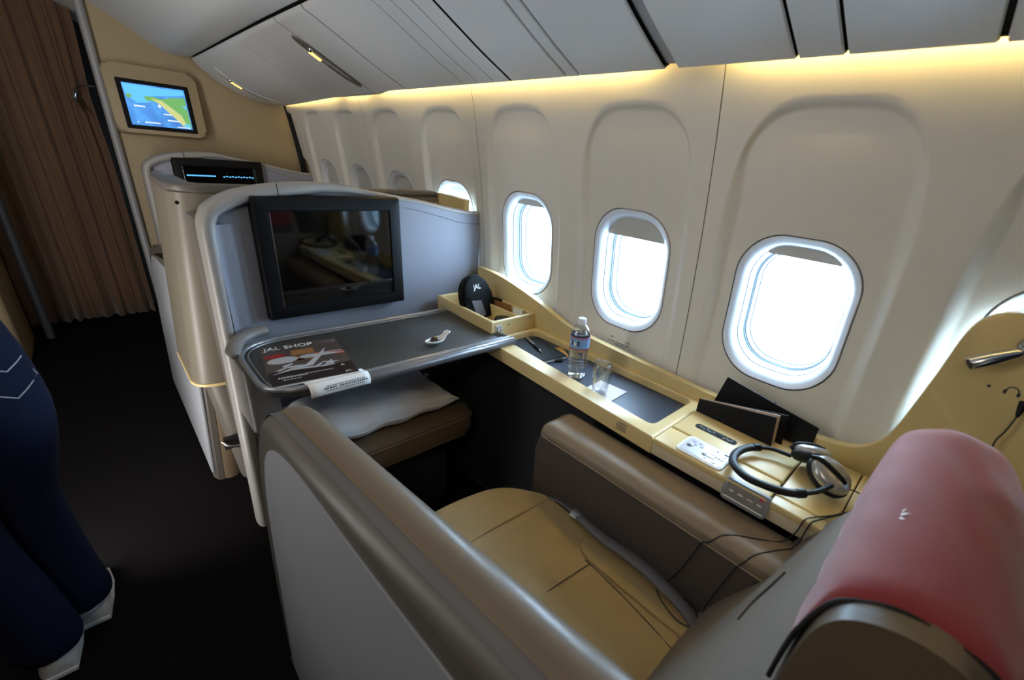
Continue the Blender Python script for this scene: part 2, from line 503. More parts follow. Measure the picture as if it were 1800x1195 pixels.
# ------------------------------------------------------------------ windows
SHB = {0: 1.250, 1: 1.213, 2: 1.255, 3: 1.213, -1: 1.25, -2: 1.25, -3: 1.25, 4: .90, 5: .90, 6: .90, 7: .9}
def ringmesh(secs, n=64):
    """secs: list of (hw, hh, r, x) lofted in window-local coordinates"""
    return [[(x+lean(WZ+a[1]), a[0], WZ+a[1]) for a in rr(hw, hh, r, n)] for hw, hh, r, x in secs]
def lean(z): return wallx(0, z)-xs
def leaned(o):
    for v in o.data.vertices: v.co.x += lean(v.co.z)
    return o
xs = wallx(0, WZ)
wdata = {}
for idx, k in enumerate(range(-3, 8)):
    w = thing('window_%d' % (idx+1), None, None, (0, wy(k), 0), kind='structure')
    WM[w.name] = Matrix.Translation((0, 0, 0))
    if not wdata:
        a = rings('bezel', ringmesh([(.1555, .2055, .1205, xs+.02), (.1552, .2052, .1202, xs), (.153, .203, .118, xs-.002), (.143, .193, .112, xs+.004), (.134, .184, .107, xs+.012), (.1305, .1805, .104, xs+.024)]), M['bezel'], w, cap=False, local=True)
        b = rings('gasket', ringmesh([(.1305, .1805, .104, xs+.024), (.1285, .1785, .103, xs+.028), (.1285, .1785, .103, xs+.036)]), M['bezel'], w, cap=False, local=True)
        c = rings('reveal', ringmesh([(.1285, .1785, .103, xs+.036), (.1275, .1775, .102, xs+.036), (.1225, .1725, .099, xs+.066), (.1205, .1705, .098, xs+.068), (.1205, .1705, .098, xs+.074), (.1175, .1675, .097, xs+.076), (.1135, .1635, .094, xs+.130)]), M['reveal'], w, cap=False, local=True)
        d = leaned(rings('pane', [[(xs+.080, q[0], WZ+q[1]) for q in rr(.1174, .1674, .096)], [(xs+.083, q[0], WZ+q[1]) for q in rr(.1174, .1674, .096)]], M['pane'], w, local=True))
        sl = [leaned(tube('seal_line', [(x_, p_[0], WZ+p_[1]) for p_ in rr(h1, h2, r_, 64)], .0016, M['seal'], w, n=5, closed=True, local=True))
              for x_, h1, h2, r_ in ((xs+.0365, .1278, .1778, .1025), (xs+.069, .1208, .1708, .0982), (xs+.100, .1152, .1652, .0955))]
        wdata = dict(p=[a, b, c, d]+sl)
    else:
        for p in wdata['p']:
            o = p.copy(); o.parent = w; o.matrix_parent_inverse = Matrix(); C.objects.link(o)
    zb = SHB[k]-WZ
    out = rr(.1283, .1783, .1028, 96)
    pts = [q for q in out if q[1] >= zb]
    if len(pts) < 96:
        pts.sort(key=lambda q: -math.atan2(q[0], q[1]+.3)); 
        pts = [(pts[0][0], zb)] + pts + [(pts[-1][0], zb)]
    leaned(prism('shade', [(q[0], WZ+q[1]) for q in pts], 'x', xs+.030, xs+.034, M['shade'], w, local=True))
    if k >= 4:
        box('shade_handle', xs+.022, xs+.037, -.05, .05, .955, .968, M['shade'], w, .004, local=True)
        flat('shade_slot', [rect(0, 0, .002, .10)], frame((0, -1, 0), (0, 0, 1), (xs+.029+lean(1.2), .05, 1.2)), M['ink'], w, local=True)

# ------------------------------------------------------------------ floor, ceiling, other walls
sheet_ = lambda n, G, m, par=None, **k: tag(sheet(n, G, m, par, **k), kind='structure')
sheet_('floor', [[(x, y, 0) for y in (-2.6, 0, 2.5, 5)] for x in (-2.6, -1, 0, 1.45)], M['carpet'])
CA = [(.684, 1.882), (.64, 1.878), (.55, 1.893), (.46, 1.945), (.39, 1.99), (.25, 2.075), (.10, 2.14), (-.1, 2.19), (-.5, 2.25), (-1.4, 2.27), (-2.6, 2.25)]
CB = [(.648, 1.840), (.60, 1.838), (.52, 1.846), (.43, 1.902), (.36, 1.95), (.23, 2.025), (.08, 2.09), (-.1, 2.14), (-.5, 2.2), (-1.4, 2.22), (-2.6, 2.2)]
def lofty(A, B, y):
    t = sstep(2.3, 4.2, y); return [(a[0]+(b[0]-a[0])*t, y, a[1]+(b[1]-a[1])*t) for a, b in zip(A, B)]
YS = [-2.6, -1, 0, 1, 2, 2.5, 3, 3.5, 4.0, 4.5, 5]
def fine(T, n=4):
    return [(p.x, p.y) for p in cat([(a, b, 0) for a, b in T], n)]
FA, FB = fine(CA), fine(CB)
ceil = sheet('ceiling', [lofty(FA, FB, y) for y in YS], M['ceil'], None, thick=.01)
tag(ceil, kind='structure')
for y in (1.15, 2.85):                                   # joints between the ceiling panels
    G = [[(p[0], y-.002, p[2]-.0055), (p[0], y+.002, p[2]-.0055)] for p in lofty(FA, FB, y)]
    sheet('ceiling_joint', G, M['pole'], ceil)
tag(sheet('gap_shadow', [[(.60, y, 1.96), (.66, y, 1.96), (.716, y, 1.92), (.716-.02*(y > 3), y, 1.87-.03*(y > 3))] for y in (-2.6, 2.4, 4.1)], M['dark']), kind='structure')  # black sheet stands in for the shade inside the ceiling gap
sheet('sky_blocker', [[(x, y, 2.345) for y in (-2.7, 5.1)] for x in (-2.7, 1.5)], M['dark'], ceil)  # added unseen cover, keeps sky light from leaking in above the bins
tag(box('wall_back', -2.6, 1.45, -2.62, -2.6, 0, 2.4, M['dull'], r=0), kind='structure')
tag(box('wall_left', -2.62, -2.6, -2.6, 5, 0, 2.4, M['dull'], r=0), kind='structure')
tag(box('wall_forward', -2.6, 1.45, 5.0, 5.02, 0, 2.4, M['dull'], r=0), kind='structure')
wf = thing('wall_front', None, None, kind='structure')
prism('bulkhead_panel', rpoly([(.20, 4.0), (1.38, 4.0), (1.38, 4.55), (.20, 4.55)], [.03, 0, 0, .03]), 'z', 0, 2.35, M['bulk'], wf)
tag(tube('trim_2', [(.198, 3.985, .04), (.198, 3.985, 1.2), (.200, 3.985, 2.3)], .02, M['pole'], n=12), kind='structure')
tag(sheet('trim_3', [[(pil(z)-.012, 3.99, z), (pil(z)+.03, 3.985, z)] for z in [.1*i for i in range(20)]], M['dark']), kind='structure')
prism('wall_front_left', rpoly([(-2.6, 3.9), (-.475, 3.9), (-.475, 4.5), (-2.6, 4.5)], [0, .04, .04, 0]), 'z', 0, 2.35, M['bulk'], kind=None) if False else None
wl = thing('wall_front_left', None, None, kind='structure')
prism('bulkhead_panel', rpoly([(-2.6, 3.9), (-.475, 3.9), (-.475, 4.5), (-2.6, 4.5)], [0, .04, .04, 0]), 'z', 0, 2.35, M['bulk'], wl)
tag(tube('trim_4', [(-.385, 4.3, .04), (-.385, 4.3, 1.2), (-.385, 4.3, 2.3)], .022, M['seal'], n=12), kind='structure')

# ------------------------------------------------------------------ curtain
G = []
NX = 150
for iz in range(14):
    t = iz/13; z = .045+t*2.2; row = []
    for i in range(NX+1):
        u = i/NX
        x = -.52+.70*u
        ph = 2*PI*u*9.5+1.1*math.sin(2*PI*u*2.3)+.5*t
        amp = .020+.012*math.sin(2*PI*u*3.1+1)
        pinch = math.exp(-((z-1.55)/.25)**2)*sstep(.75, 1.0, u)
        row.append((x-.02*pinch, 4.62+amp*(1-.3*t)*math.sin(ph)+.006*math.sin(2.7*ph+z*3), z+(.006*math.sin(ph*1.3) if iz == 0 else 0)))
    G.append(row)
cur = thing('aisle_curtain', 'brown pleated curtain hanging closed across the aisle beside the bulkhead', 'curtain', (-.15, 4.62, .045))
sheet('curtain_cloth', G, M['curtain'], cur, thick=.002)
tube('curtain_rail', [(-.55, 4.62, 2.255), (.2, 4.62, 2.255)], .012, M['pole'], cur)
tube('tieback_hook', cat([(.19, 4.50, 1.62), (.12, 4.54, 1.61), (.085, 4.56, 1.55), (.10, 4.55, 1.48), (.125, 4.54, 1.44)], 5), [.010+.006*math.sin(PI*i/20) for i in range(21)], M['steel'], cur, n=8, flat=.5)

# ------------------------------------------------------------------ overhead bins
BA = [(.76, 1.93), (.715, 1.90), (.700, 1.880), (.706, 1.862), (.735, 1.848), (.80, 1.815), (.855, 1.786), (.91, 1.757), (.96, 1.731), (1.01, 1.707), (1.06, 1.684), (1.09, 1.670), (1.102, 1.667), (1.112, 1.674), (1.114, 1.69)]
BB = [(.74, 1.91), (.675, 1.87), (.655, 1.838), (.660, 1.818), (.684, 1.790), (.725, 1.752), (.775, 1.716), (.845, 1.679), (.91, 1.654), (.97, 1.640), (1.04, 1.633), (1.11, 1.630), (1.125, 1.629), (1.135, 1.634), (1.137, 1.65)]
FBA, FBB = fine(BA, 3), fine(BB, 3)
def binsec(y, off=0):
    return [(p[0]+off*.55, p[1], p[2]+off) for p in lofty(FBA, FBB, y)]
def bin_panel(nm, y0, y1, m, par, gap=.0025, off=0, dome=.0):
    n = max(2, int((y1-y0)/.12)); G = []
    ys = [y0+gap, y0+gap+.003]+[y0+gap+.003+(y1-y0-2*gap-.006)*i/n for i in range(1, n)]+[y1-gap-.003, y1-gap]
    for i, y in enumerate(ys):
        e = .004 if gap > .002 and i in (0, len(ys)-1) else 0
        G.append(binsec(y, off+e)[7:])
    return sheet(nm, G, m, par, smooth=50)
BINS = [
 ('white overhead bin at the right picture edge, above the silver reading lamp', [(-1.6, -.56, 1), (-.55, .094, 1)], .003),
 ('white overhead bin above the nearest large window, with two close vertical seams', [(.098, .323, 1), (.323, .415, 0), (.415, .700, 1)], .003),
 ('white overhead bin above the second large window, just past the widest seam', [(.734, 1.027, 1), (1.027, 1.08, 0), (1.08, 1.341, 1)], .003),
 ('white overhead bin carrying three narrow parallel seams, above the seat divider', [(1.345, 1.433, 0), (1.433, 1.526, 0), (1.526, 1.617, 0), (1.617, 2.07, 1)], .0015),
 ('white overhead bin next to the oval amber sign panel, above the closed windows', [(2.074, 2.40, 1)], .0012),
 ('white overhead bin at the far end with the oval sign panel, against the bulkhead', [(2.404, 2.98, 1), (2.98, 3.985, 1)], .001),
]
binbacks = []
for lab, pans, gp in BINS:
    y0, y1 = pans[0][0], pans[-1][1]
    t = thing('overhead_bin', lab, 'overhead bin', (.9, (y0+y1)/2, 1.68), 'overhead bins along the window side')
    for a, b, d in pans:
        bin_panel('bin_door' if d else 'filler_strip', a, b, M['bin'], t, gp)
    G = [[(x+ (.012 if x < 1.1 else 0), y, z+.010) for x, _, z in lofty(FBA, FBB, y)] for y in (y0-.004, (y0*2+y1)/3, (y0+y1*2)/3, y1+.004)]
    sheet('bin_body', G, M['dark'], t)
    yy = (y0, y1)
    sheet('bin_back', [[(1.114 if y < 2.4 else 1.125, y, 1.69 if y < 2.4 else 1.66), (1.0, y, 1.80), (.9, y, 2.3)] for y in yy], M['ceil'], t)
# the wide seam has its own grey filler recess
t = thing('seam_filler', 'grey recessed filler strip in the widest seam between two overhead bins', 'bin trim', (.9, .717, 1.68))
sheet('filler_face', [binsec(y, .012) for y in (.700, .717, .734)], M['pole'], t)
# oval passenger sign panels on the bins
def sign_strip(yc, lab, s=1.):
    t = thing('reading_light_panel', lab, 'light panel', (.9, yc, 1.7))
    sec = lofty(FBA, FBB, yc)
    L = len(sec)
    # arc-length parametrisation of the bin face
    pts = [Vector((p[0], p[2])) for p in sec]
    acc = [0]
    for a, b in zip(pts, pts[1:]): acc.append(acc[-1]+(b-a).length)
    def at(u, dy, h):
        s_ = acc[-1]*u
        for i in range(L-1):
            if acc[i+1] >= s_:
                f = (s_-acc[i])/(acc[i+1]-acc[i]); p = pts[i].lerp(pts[i+1], f); d = (pts[i+1]-pts[i]).normalized(); break
        nrm = Vector((-d.y, d.x)); nrm = -nrm if nrm.y > 0 else nrm
        return (p.x+nrm.x*h, yc+dy, p.y+nrm.y*h)
    u0, u1 = .30, .86
    def strip(nm, ua, ub, wa, h, m, par, n=26, ends=True, dy=0):
        G = []
        for i in range(n+1):
            f = i/n; u = ua+(ub-ua)*f
            w = wa*(math.sqrt(max(0, 1-(2*f-1)**4)) if ends else 1)
            G.append([at(u, dy+w*j, h*(1 if abs(j) < .9 else 0)) for j in (-1, -.85, 0, .85, 1)])
        return sheet(nm, G, m, par)
    strip('panel_face', u0, u1, .042*s, .006, M['shellgrey'] if s == 1 else M['bin'], t)
    strip('panel_strip', u0+.13, u1-.10, .016*s, .009, M['pole'], t, dy=-.012)
    a = strip('sign_lamp', u0+.145, u0+.235, .009*s, .012, M['lamp_amber'], t, ends=False, n=6, dy=.018)
    a['label'] = 'lit amber sign lamp'
    strip('sign_print', u0+.29, u0+.39, .0015, .0085, M['ink'], t, ends=False, n=6, dy=.014)
    strip('sign_print', u0+.41, u0+.47, .0015, .0085, M['ink'], t, ends=False, n=6, dy=.016)
    p = at(u0+.13, -.02, .008)
    bm = bmesh.new(); bmesh.ops.create_uvsphere(bm, u_segments=12, v_segments=8, radius=.012)
    bmesh.ops.translate(bm, verts=bm.verts, vec=p); fin(bm, 'reading_lamp', M['chrome'], t)
sign_strip(2.43, 'grey oval light panel with a lit amber sign on the far overhead bins')
sign_strip(3.72, 'white light panel with a small amber sign beside the bulkhead monitor', .8)

# ------------------------------------------------------------------ cove lamps between bins and wall
for i, (a, b) in enumerate(((-1.5, .56), (.80, 2.42), (2.56, 2.86), (3.0, 3.9))):
    t = tube('cove_lamp', [(1.095, a, 1.725), (1.095, b, 1.725)], .009, M['cove'], n=6)
    tag(t, ['warm cove lamp tube above the two nearest windows, hidden by the bins', 'warm cove lamp tube above the middle windows, hidden by the bins',
            'short warm cove lamp tube above the first closed window, hidden by the bins', 'warm cove lamp tube next to the bulkhead, hidden by the bins'][i], 'lamp', 'cove lamps along the window side')

# ------------------------------------------------------------------ bulkhead monitor
t = thing('bulkhead_monitor', 'flight map monitor in a rounded beige frame on the bulkhead', 'monitor', (.42, 4.0, 1.35))
tilt = frame((1, 0, 0), (0, .14, 1), (.428, 3.945, 1.552))
def P2(pts, mtx, z0, z1): 
    return [tuple(mtx @ Vector((p[0], p[1], z0))) for p in pts], [tuple(mtx @ Vector((p[0], p[1], z1))) for p in pts]
def mprism(name, pts, mtx, z0, z1, m, par, bev=0, seg=3, smooth=40):
    bm = bmesh.new()
    A = [bm.verts.new(mtx @ Vector((p[0], p[1], z0))) for p in pts]; B = [bm.verts.new(mtx @ Vector((p[0], p[1], z1))) for p in pts]
    bm.faces.new(A); fb = bm.faces.new(B)
    for i in range(len(pts)): bm.faces.new((A[i], B[i], B[(i+1) % len(pts)], A[(i+1) % len(pts)]))
    if bev: bmesh.ops.bevel(bm, geom=list(fb.edges), offset=bev, segments=seg, profile=.5, affect='EDGES')
    return fin(bm, name, m, par, smooth)
mprism('frame', rpoly(rect(0, .0, .43, .37), .04, 6), tilt, -.10, .02, M['bulk'], t, .018)
mprism('bezel', rpoly(rect(0, -.028, .335, .270), .008), tilt, .015, .0215, M['blackpl'], t)
# the map picture, a lit screen
def map_material():
    m = bpy.data.materials.new('flight_map'); m.use_nodes = True
    nt = m.node_tree; n = nt.nodes; b = n['Principled BSDF']
    tc = n.new('ShaderNodeTexCoord'); nz = n.new('ShaderNodeTexNoise'); nz.inputs['Scale'].default_value = 14; nz.inputs['Detail'].default_value = 6
    cr = n.new('ShaderNodeValToRGB')
    e = cr.color_ramp.elements; e[0].position = .3; e[0].color = (.045, .17, .52, 1); e[1].position = .7; e[1].color = (.10, .38, .85, 1)
    nt.links.new(tc.outputs['Object'], nz.inputs['Vector']); nt.links.new(nz.outputs['Fac'], cr.inputs['Fac'])
    nt.links.new(cr.outputs[0], b.inputs['Emission Color']); b.inputs['Emission Strength'].default_value = .24
    b.inputs['Base Color'].default_value = (.01, .02, .04, 1); b.inputs['Roughness'].default_value = .2
    return m
M['map'] = map_material()
M['land'] = mat('map_land', (20, 30, 20), .4, emit=(105, 165, 95, .24)); M['land2'] = mat('map_mountains', (30, 30, 20), .4, emit=(190, 195, 130, .24))
M['sea2'] = mat('map_shelf', (10, 20, 30), .4, emit=(95, 185, 250, .24)); M['mapwhite'] = mat('map_lettering', (30, 30, 30), .4, emit=(235, 240, 245, .26))
sc = mprism('screen', rect(0, -.028, .288, .226), tilt, .015, .0225, M['map'], t)
mm = tilt @ Matrix.Translation((-.144, -.028-.113, .0226))
w, h = .288, .226
def Q(pts): return [(x*w, (1-y)*h) for x, y in pts]
flat('shallow_sea', [Q([(0, .02), (.98, .04), (.98, .14), (.62, .22), (.45, .25), (.36, .42), (.18, .46), (.03, .32)])], mm, M['sea2'], sc, .0003)
flat('land', [Q([(.03, .26), (.12, .27), (.09, .36), (.02, .34)]), Q([(.30, .28), (.42, .26), (.60, .30), (.72, .24), (.98, .20), (.99, .95), (.93, .97), (.80, .80), (.68, .62), (.56, .44), (.42, .37), (.33, .38)])], mm, M['land'], sc, .0005)
flat('mountains', [Q([(.40, .31), (.58, .34), (.72, .50), (.86, .66), (.92, .92), (.86, .95), (.76, .78), (.64, .60), (.52, .42)])], mm, M['land2'], sc, .0007)
flat('lake', [Q([(.86, .88), (.96, .86), (.97, .99), (.88, .96)]), Q([(.9, .42), (.97, .40), (.97, .5)])], mm, M['sea2'], sc, .0009)
ac = [(.505, .44), (.52, .43), (.53, .47), (.56, .47), (.53, .50), (.525, .55), (.51, .50), (.48, .49), (.505, .475)]
pr_ = [Q(ac)]
for xa, xb, y, hh in ((.11, .29, .515, .035), (.56, .70, .655, .03), (.60, .80, .80, .035), (.22, .46, .90, .03), (.74, .96, .955, .02), (.10, .14, .91, .025)):
    x = xa
    while x < xb-.01:
        ww = random.uniform(.014, .026); pr_.append(Q([(x, y), (x+ww, y), (x+ww, y+hh), (x, y+hh)])); x += ww+.008
flat('map_lettering', pr_, mm, M['mapwhite'], sc, .0011)
# ------------------------------------------------------------------ seat suites
def shellx(z): return .112+.07*z
AISLE = [(-.30, 0), (1.05, 0)] + [(p.x, p.y) for p in cat([(1.06, .03, 0), (1.15, .28, 0), (1.19, .50, 0), (1.182, .66, 0), (1.14, .765, 0), (1.06, .828, 0), (.90, .853, 0), (.66, .885, 0), (.434, .915, 0), (.2, .948, 0), (.05, .968, 0), (-.30, 1.0, 0)], 4)]
def shear(o):
    for v in o.data.vertices: v.co.x += .07*v.co.z
def inset(pts, d):
    n = len(pts); out = []
    for i in range(n):
        a, p, b = Vector(pts[i-1]), Vector(pts[i]), Vector(pts[(i+1) % n])
        t = (b-a).normalized(); out.append((p.x-t.y*d, p.y+t.x*d))
    return out
def rslab(name, pts, x0, x1, r, m, par, n=7, lean_=True):
    R = []
    for side in (0, 1):
        for i in range(n+1):
            a = (PI/2)*(i/n if side == 0 else 1-i/n)
            d = r*(1-math.sin(a)); x = x0+r*(1-math.cos(a)) if side == 0 else x1-r*(1-math.cos(a))
            R.append([(x, q[0], q[1]) for q in inset(pts, d)])
    o = rings(name, R, m, par, smooth=75)
    if lean_: shear(o)
    return o
def aisle_panel(par, dy, y0=-.30):
    A_ = [(max(p[0], y0)+dy, p[1]) for p in AISLE]
    a = rslab('shell_padding', A_, .122, .228, .050, M['tan'], par)
    a['label'] = 'tan leather top padding'
    a = rslab('shell_frame', inset(A_, .004), .112, .165, .036, M['shellgrey'], par)
    pan = [(y0+.01, .05), (1.0, .05)] + [(p.x, p.y) for p in cat([(1.04, .25, 0), (1.09, .48, 0), (1.092, .64, 0), (1.045, .735, 0), (.955, .785, 0), (.80, .815, 0), (.5, .838, 0), (.2, .868, 0), (y0+.01, .90, 0)], 4)]
    a = prism('side_panel', [(p[0]+dy, p[1]) for p in pan], 'x', .109, .12, M['shellpan'], par, .003, 2); shear(a)
    a['label'] = 'pale grey inset side panel'
def path_wall(d0, d1, ys, x0=.143, x1=1.2, yf=.42, r=.09):
    """outline of a shell wall that runs along the aisle, turns and crosses behind the seat"""
    def off(d):
        q = rpoly([(x0+d, ys+yf), (x0+d, ys+d), (x1, ys+d)], [0, max(.01, r-d), 0], 8)
        return q
    return off(d0)+off(d1)[::-1]
def back_shell(par, ys, button=True, yf=.42, x1=1.19):
    o = prism('back_shell', path_wall(0, .06, ys, x1=x1, yf=yf), 'z', .505, 1.222, M['shell'], par, .004, 2)
    prism('lip_highlight', path_wall(-.004, .05, ys, x1=x1, yf=yf), 'z', .495, .507, M['cream'], par, .003, 2)  # cream strip paints the highlight along the panel's lower edge
    prism('lower_skirt', path_wall(.016, .07, ys, x1=x1, yf=yf), 'z', .0, .497, M['shellgrey'], par, 0)
    prism('shell_rim', path_wall(-.006, .072, ys, x1=x1, yf=yf), 'z', 1.223, 1.248, M['shellgrey'], par, .011, 4)
    for o in par.children:
        if o.name.startswith('lower_skirt'):
            for v in o.data.vertices:
                if v.co.x < .5 and not o.get('bent'): v.co.x += .10*(.5-v.co.z)
            o['bent'] = 1
        elif o.name.split('.')[0] in ('back_shell', 'lip_highlight', 'shell_rim') and not o.get('bent'):
            for v in o.data.vertices:
                if v.co.x < .5: v.co.x += .085*(v.co.z-.70)
            o['bent'] = 1
    if button:
        tube('side_button', [(.205, ys-.001, 1.190), (.205, ys-.004, 1.190)], .006, M['blackpl'], par, n=14)
        tube('latch_handle', cat([(.165, ys+.012, .235), (.19, ys-.012, .215), (.26, ys-.012, .205)], 5), .006, M['steel'], par)
        box('latch_recess', .17, .27, ys+.010, ys+.02, .19, .25, M['dark'], par, .002)
DIV = [(.182, .02), (.185, .133), (.192, .50), (.198, .80), (.203, 1.05), (.206, 1.155), (.216, 1.195), (.237, 1.224), (.297, 1.258), (.36, 1.275), (.422, 1.286), (.50, 1.293), (.557, 1.294), (.65, 1.286), (.73, 1.271), (.83, 1.256), (.934, 1.24), (1.065, 1.214), (1.16, 1.199), (1.222, 1.194)]
def divider(par, y, dx=0):
    dd = [(a+.02, b-.01) for a, b in DIV[:-1]]+[(1.222, 1.186)]
    top = [(p.x, p.y) for p in cat([(a, b, 0) for a, b in dd], 2)]
    o = prism('divider_panel', [(1.222, .02)]+top[::-1] if False else top+[(1.222, .02)], 'y', y, y+.06, M['divider'], par, .004, 2)
    # raised rounded rim along the aisle edge and the top
    P = [Vector((a, y+.012, b)) for a, b in DIV]
    path = cat(P, 4); n = len(path); R = []
    for i, p in enumerate(path):
        t = (path[min(i+1, n-1)]-path[max(i-1, 0)]).normalized(); inn = Vector((t.z, 0, -t.x))
        f = i/(n-1)
        w = .046*(1-sstep(.50, .80, f))+.020*sstep(.50, .80, f)
        dth = .050*(1-sstep(.45, .8, f))+.016*sstep(.45, .8, f)
        ring = []
        for k in range(14):
            a = 2*PI*k/14; cx, sx_ = math.cos(a), math.sin(a)
            e = 2/2.6
            u = math.copysign(abs(cx)**e, cx); v = math.copysign(abs(sx_)**e, sx_)
            ring.append(tuple(p+inn*(w/2+u*w/2)+Vector((0, v*dth, 0))))
        R.append(ring)
    rings('divider_rim', R, M['rim'], par, smooth=70)
    sheet('divider_fillet', [[(.238+.09*t_/8, y+.001-.034*(1-t_/8)**2, z_) for t_ in range(9)] for z_ in (.66, .9, 1.1, 1.165)], M['divider'], par)
    # upper border line and the joint across the rim
    tube('border_seam', [(a, y-.0005, b) for a, b in [(.86, 1.212), (.93, 1.198), (1.02, 1.175), (1.10, 1.152), (1.16, 1.143), (1.222, 1.14)]], .0012, M['shellgrey'], par, n=5)
    tube('rim_joint', [(.420, y-.036, 1.288), (.421, y-.040, 1.27), (.422, y-.036, 1.243)], .0014, M['dark'], par, n=5)
def monitor(name, lab, y, lit=False, dx=0):
    t = thing(name, lab, 'monitor', (.581+dx, y+.05, .853))
    x0, x1, z0, z1 = .345+dx, .817+dx, .853, 1.246
    # housing: bevelled box with a recess for the screen
    R = []
    def rc(d, yy, r=.006):
        return [(p[0], yy, p[1]) for p in rpoly([(x0+d, z0+d), (x1-d, z0+d), (x1-d, z1-d), (x0+d, z1-d)], r, 3)]
    rings('housing', [rc(.018, y+.05), rc(-.006, y+.035), rc(-.004, y+.008), rc(.0, y+.001), rc(.003, y), rc(.038, y), rc(.041, y+.006), rc(.041, y+.014)], M['blackpl'], t, cap=False, smooth=35)
    s = prism('screen', [(x0+.0385, z0+.0265), (x1-.0385, z0+.0265), (x1-.0385, z1-.0385), (x0+.0385, z1-.0385)], 'y', y+.007, y+.012, M['screen'], t)
    tube('chamfer_highlight', [(x0+.0415, y+.002, z1-.045), (x0+.0415, y+.002, z0+.030)], .0014, M['chrome'], t, n=6)  # metal strips stand in for the highlight on the bezel chamfer
    tube('chamfer_highlight', [(x0+.0415, y+.002, z0+.030), (x1-.042, y+.002, z0+.030)], .0009, M['steel'], t, n=6)
    if lit:
        mm = frame((1, 0, 0), (0, 0, 1), (x0+.05, y+.0068, z0+.04))
        pol = [rect(.08, .257, .15, .008)]
        for i in range(11): pol.append(rect(.20+i*.016, .255+.003*(i % 2), .011, .007))
        flat('lit_text_row', pol, mm, M['sea2'], s, .0005)
    return t
# front seat: shell, partition with our screen, aisle panel
fs = thing('seat_suite', 'beige shell of the seat ahead, its grey back partition carrying the large screen', 'seat suite', (.7, 2.2, 0))
back_shell(fs, 1.985)
box('shell_core', .22, 1.19, 1.74, 2.0, .0, 1.16, M['shellgrey'], fs, .01)
divider(fs, 1.68)
aisle_panel(fs, 2.16, -.09)
monitor('seat_monitor', 'large black seat monitor with a glossy switched-off screen above the tray table', 1.632)
# front row: partition at the bulkhead with its own screen
fr = thing('suite_partition', 'beige rounded partition against the bulkhead below the flight map', 'partition', (.7, 3.8, 0))
divider(fr, 3.80)
for o in fr.children:
    for v in o.data.vertices:
        if v.co.x < .9: v.co.x += .055*min(1, (.9-v.co.x)/.4)
monitor('seat_monitor', 'black seat monitor half hidden behind the beige shell, a cyan row of text lit', 3.755, True, .07)
# wing of the seat ahead and of our seat: the long side ledge
LEDGE = [(1.655, .955), (1.55, .952), (1.45, .942), (1.369, .926), (1.31, .915), (1.259, .903), (1.19, .886), (1.137, .866), (1.085, .852), (1.038, .844), (.95, .838), (.80, .830), (.474, .818), (.25, .820), (.147, .824), (.071, .832), (.045, .846), (.026, .872), (.012, .92), (.003, .981), (-.008, 1.05), (-.016, 1.10), (-.021, 1.15), (-.025, 1.19), (-.034, 1.22), (-.052, 1.236), (-.09, 1.243), (-.2, 1.243), (-.36, 1.235)]
def ledge(par, dy, lo=.70):
    q = []
    for (a, b), (c, d) in zip(LEDGE, LEDGE[1:]):
        m_ = max(1, int(math.hypot(c-a, d-b)/.012))
        q += [Vector((a+(c-a)*i/m_, b+(d-b)*i/m_)) for i in range(m_)]
    q.append(Vector(LEDGE[-1]))
    for _ in range(14): q = [q[0]]+[(q[i-1]+q[i]*2+q[i+1])/4 for i in range(1, len(q)-1)]+[q[-1]]
    pts = [(p.x+dy, p.y) for p in q]
    a = prism('side_ledge', pts+[(LEDGE[-1][0]+dy, lo), (1.655+dy, lo)], 'x', 1.196, 1.222, M['cream'], par, .007, 3, smooth=60)
    prism('bounce_sheet', inset(pts+[(LEDGE[-1][0]+dy, lo), (1.655+dy, lo)], .008), 'x', 1.220, 1.2235, M['wall'], par)  # added sheet in wall colour to take the yellow out of bounced light
    return a
def lamp(dy, lab):
    t = thing('reading_lamp', lab, 'lamp', (1.19, -.118+dy, 1.183))
    q = Vector((0, dy, 0))
    bm = bmesh.new(); bmesh.ops.create_uvsphere(bm, u_segments=16, v_segments=10, radius=.019)
    bmesh.ops.translate(bm, verts=bm.verts, vec=Vector((1.184, -.120, 1.184))+q); fin(bm, 'lamp_joint', M['steel'], t)
    a, b = Vector((1.176, -.112, 1.172))+q, Vector((1.145, -.050, 1.131))+q
    tube('lamp_head', [a, a.lerp(b, .1), a.lerp(b, .5), a.lerp(b, .97), b], [.008, .0115, .0135, .0135, .0125], M['chrome'], t, n=20)
    d = (b-a).normalized()
    tube('lamp_lens', [b+d*.0002, b+d*.001], .010, M['blackpl'], t, n=20)
    return t
fc = thing('side_console', 'cream side ledge of the seat ahead, only its raised end showing over the partition', 'console', (1.2, 2.9, 0))
ledge(fc, 2.115)
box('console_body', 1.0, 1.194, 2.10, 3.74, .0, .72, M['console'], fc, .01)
lamp(2.115, 'small reading lamp on the cream ledge of the seat ahead')
# our own shell beside and behind the seat
ss = thing('seat_shell', 'privacy shell in the foreground with tan padded top and pale side panel', 'seat shell', (.2, .4, 0))
aisle_panel(ss, 0)
back_shell(ss, -.32, False, .10, .885)

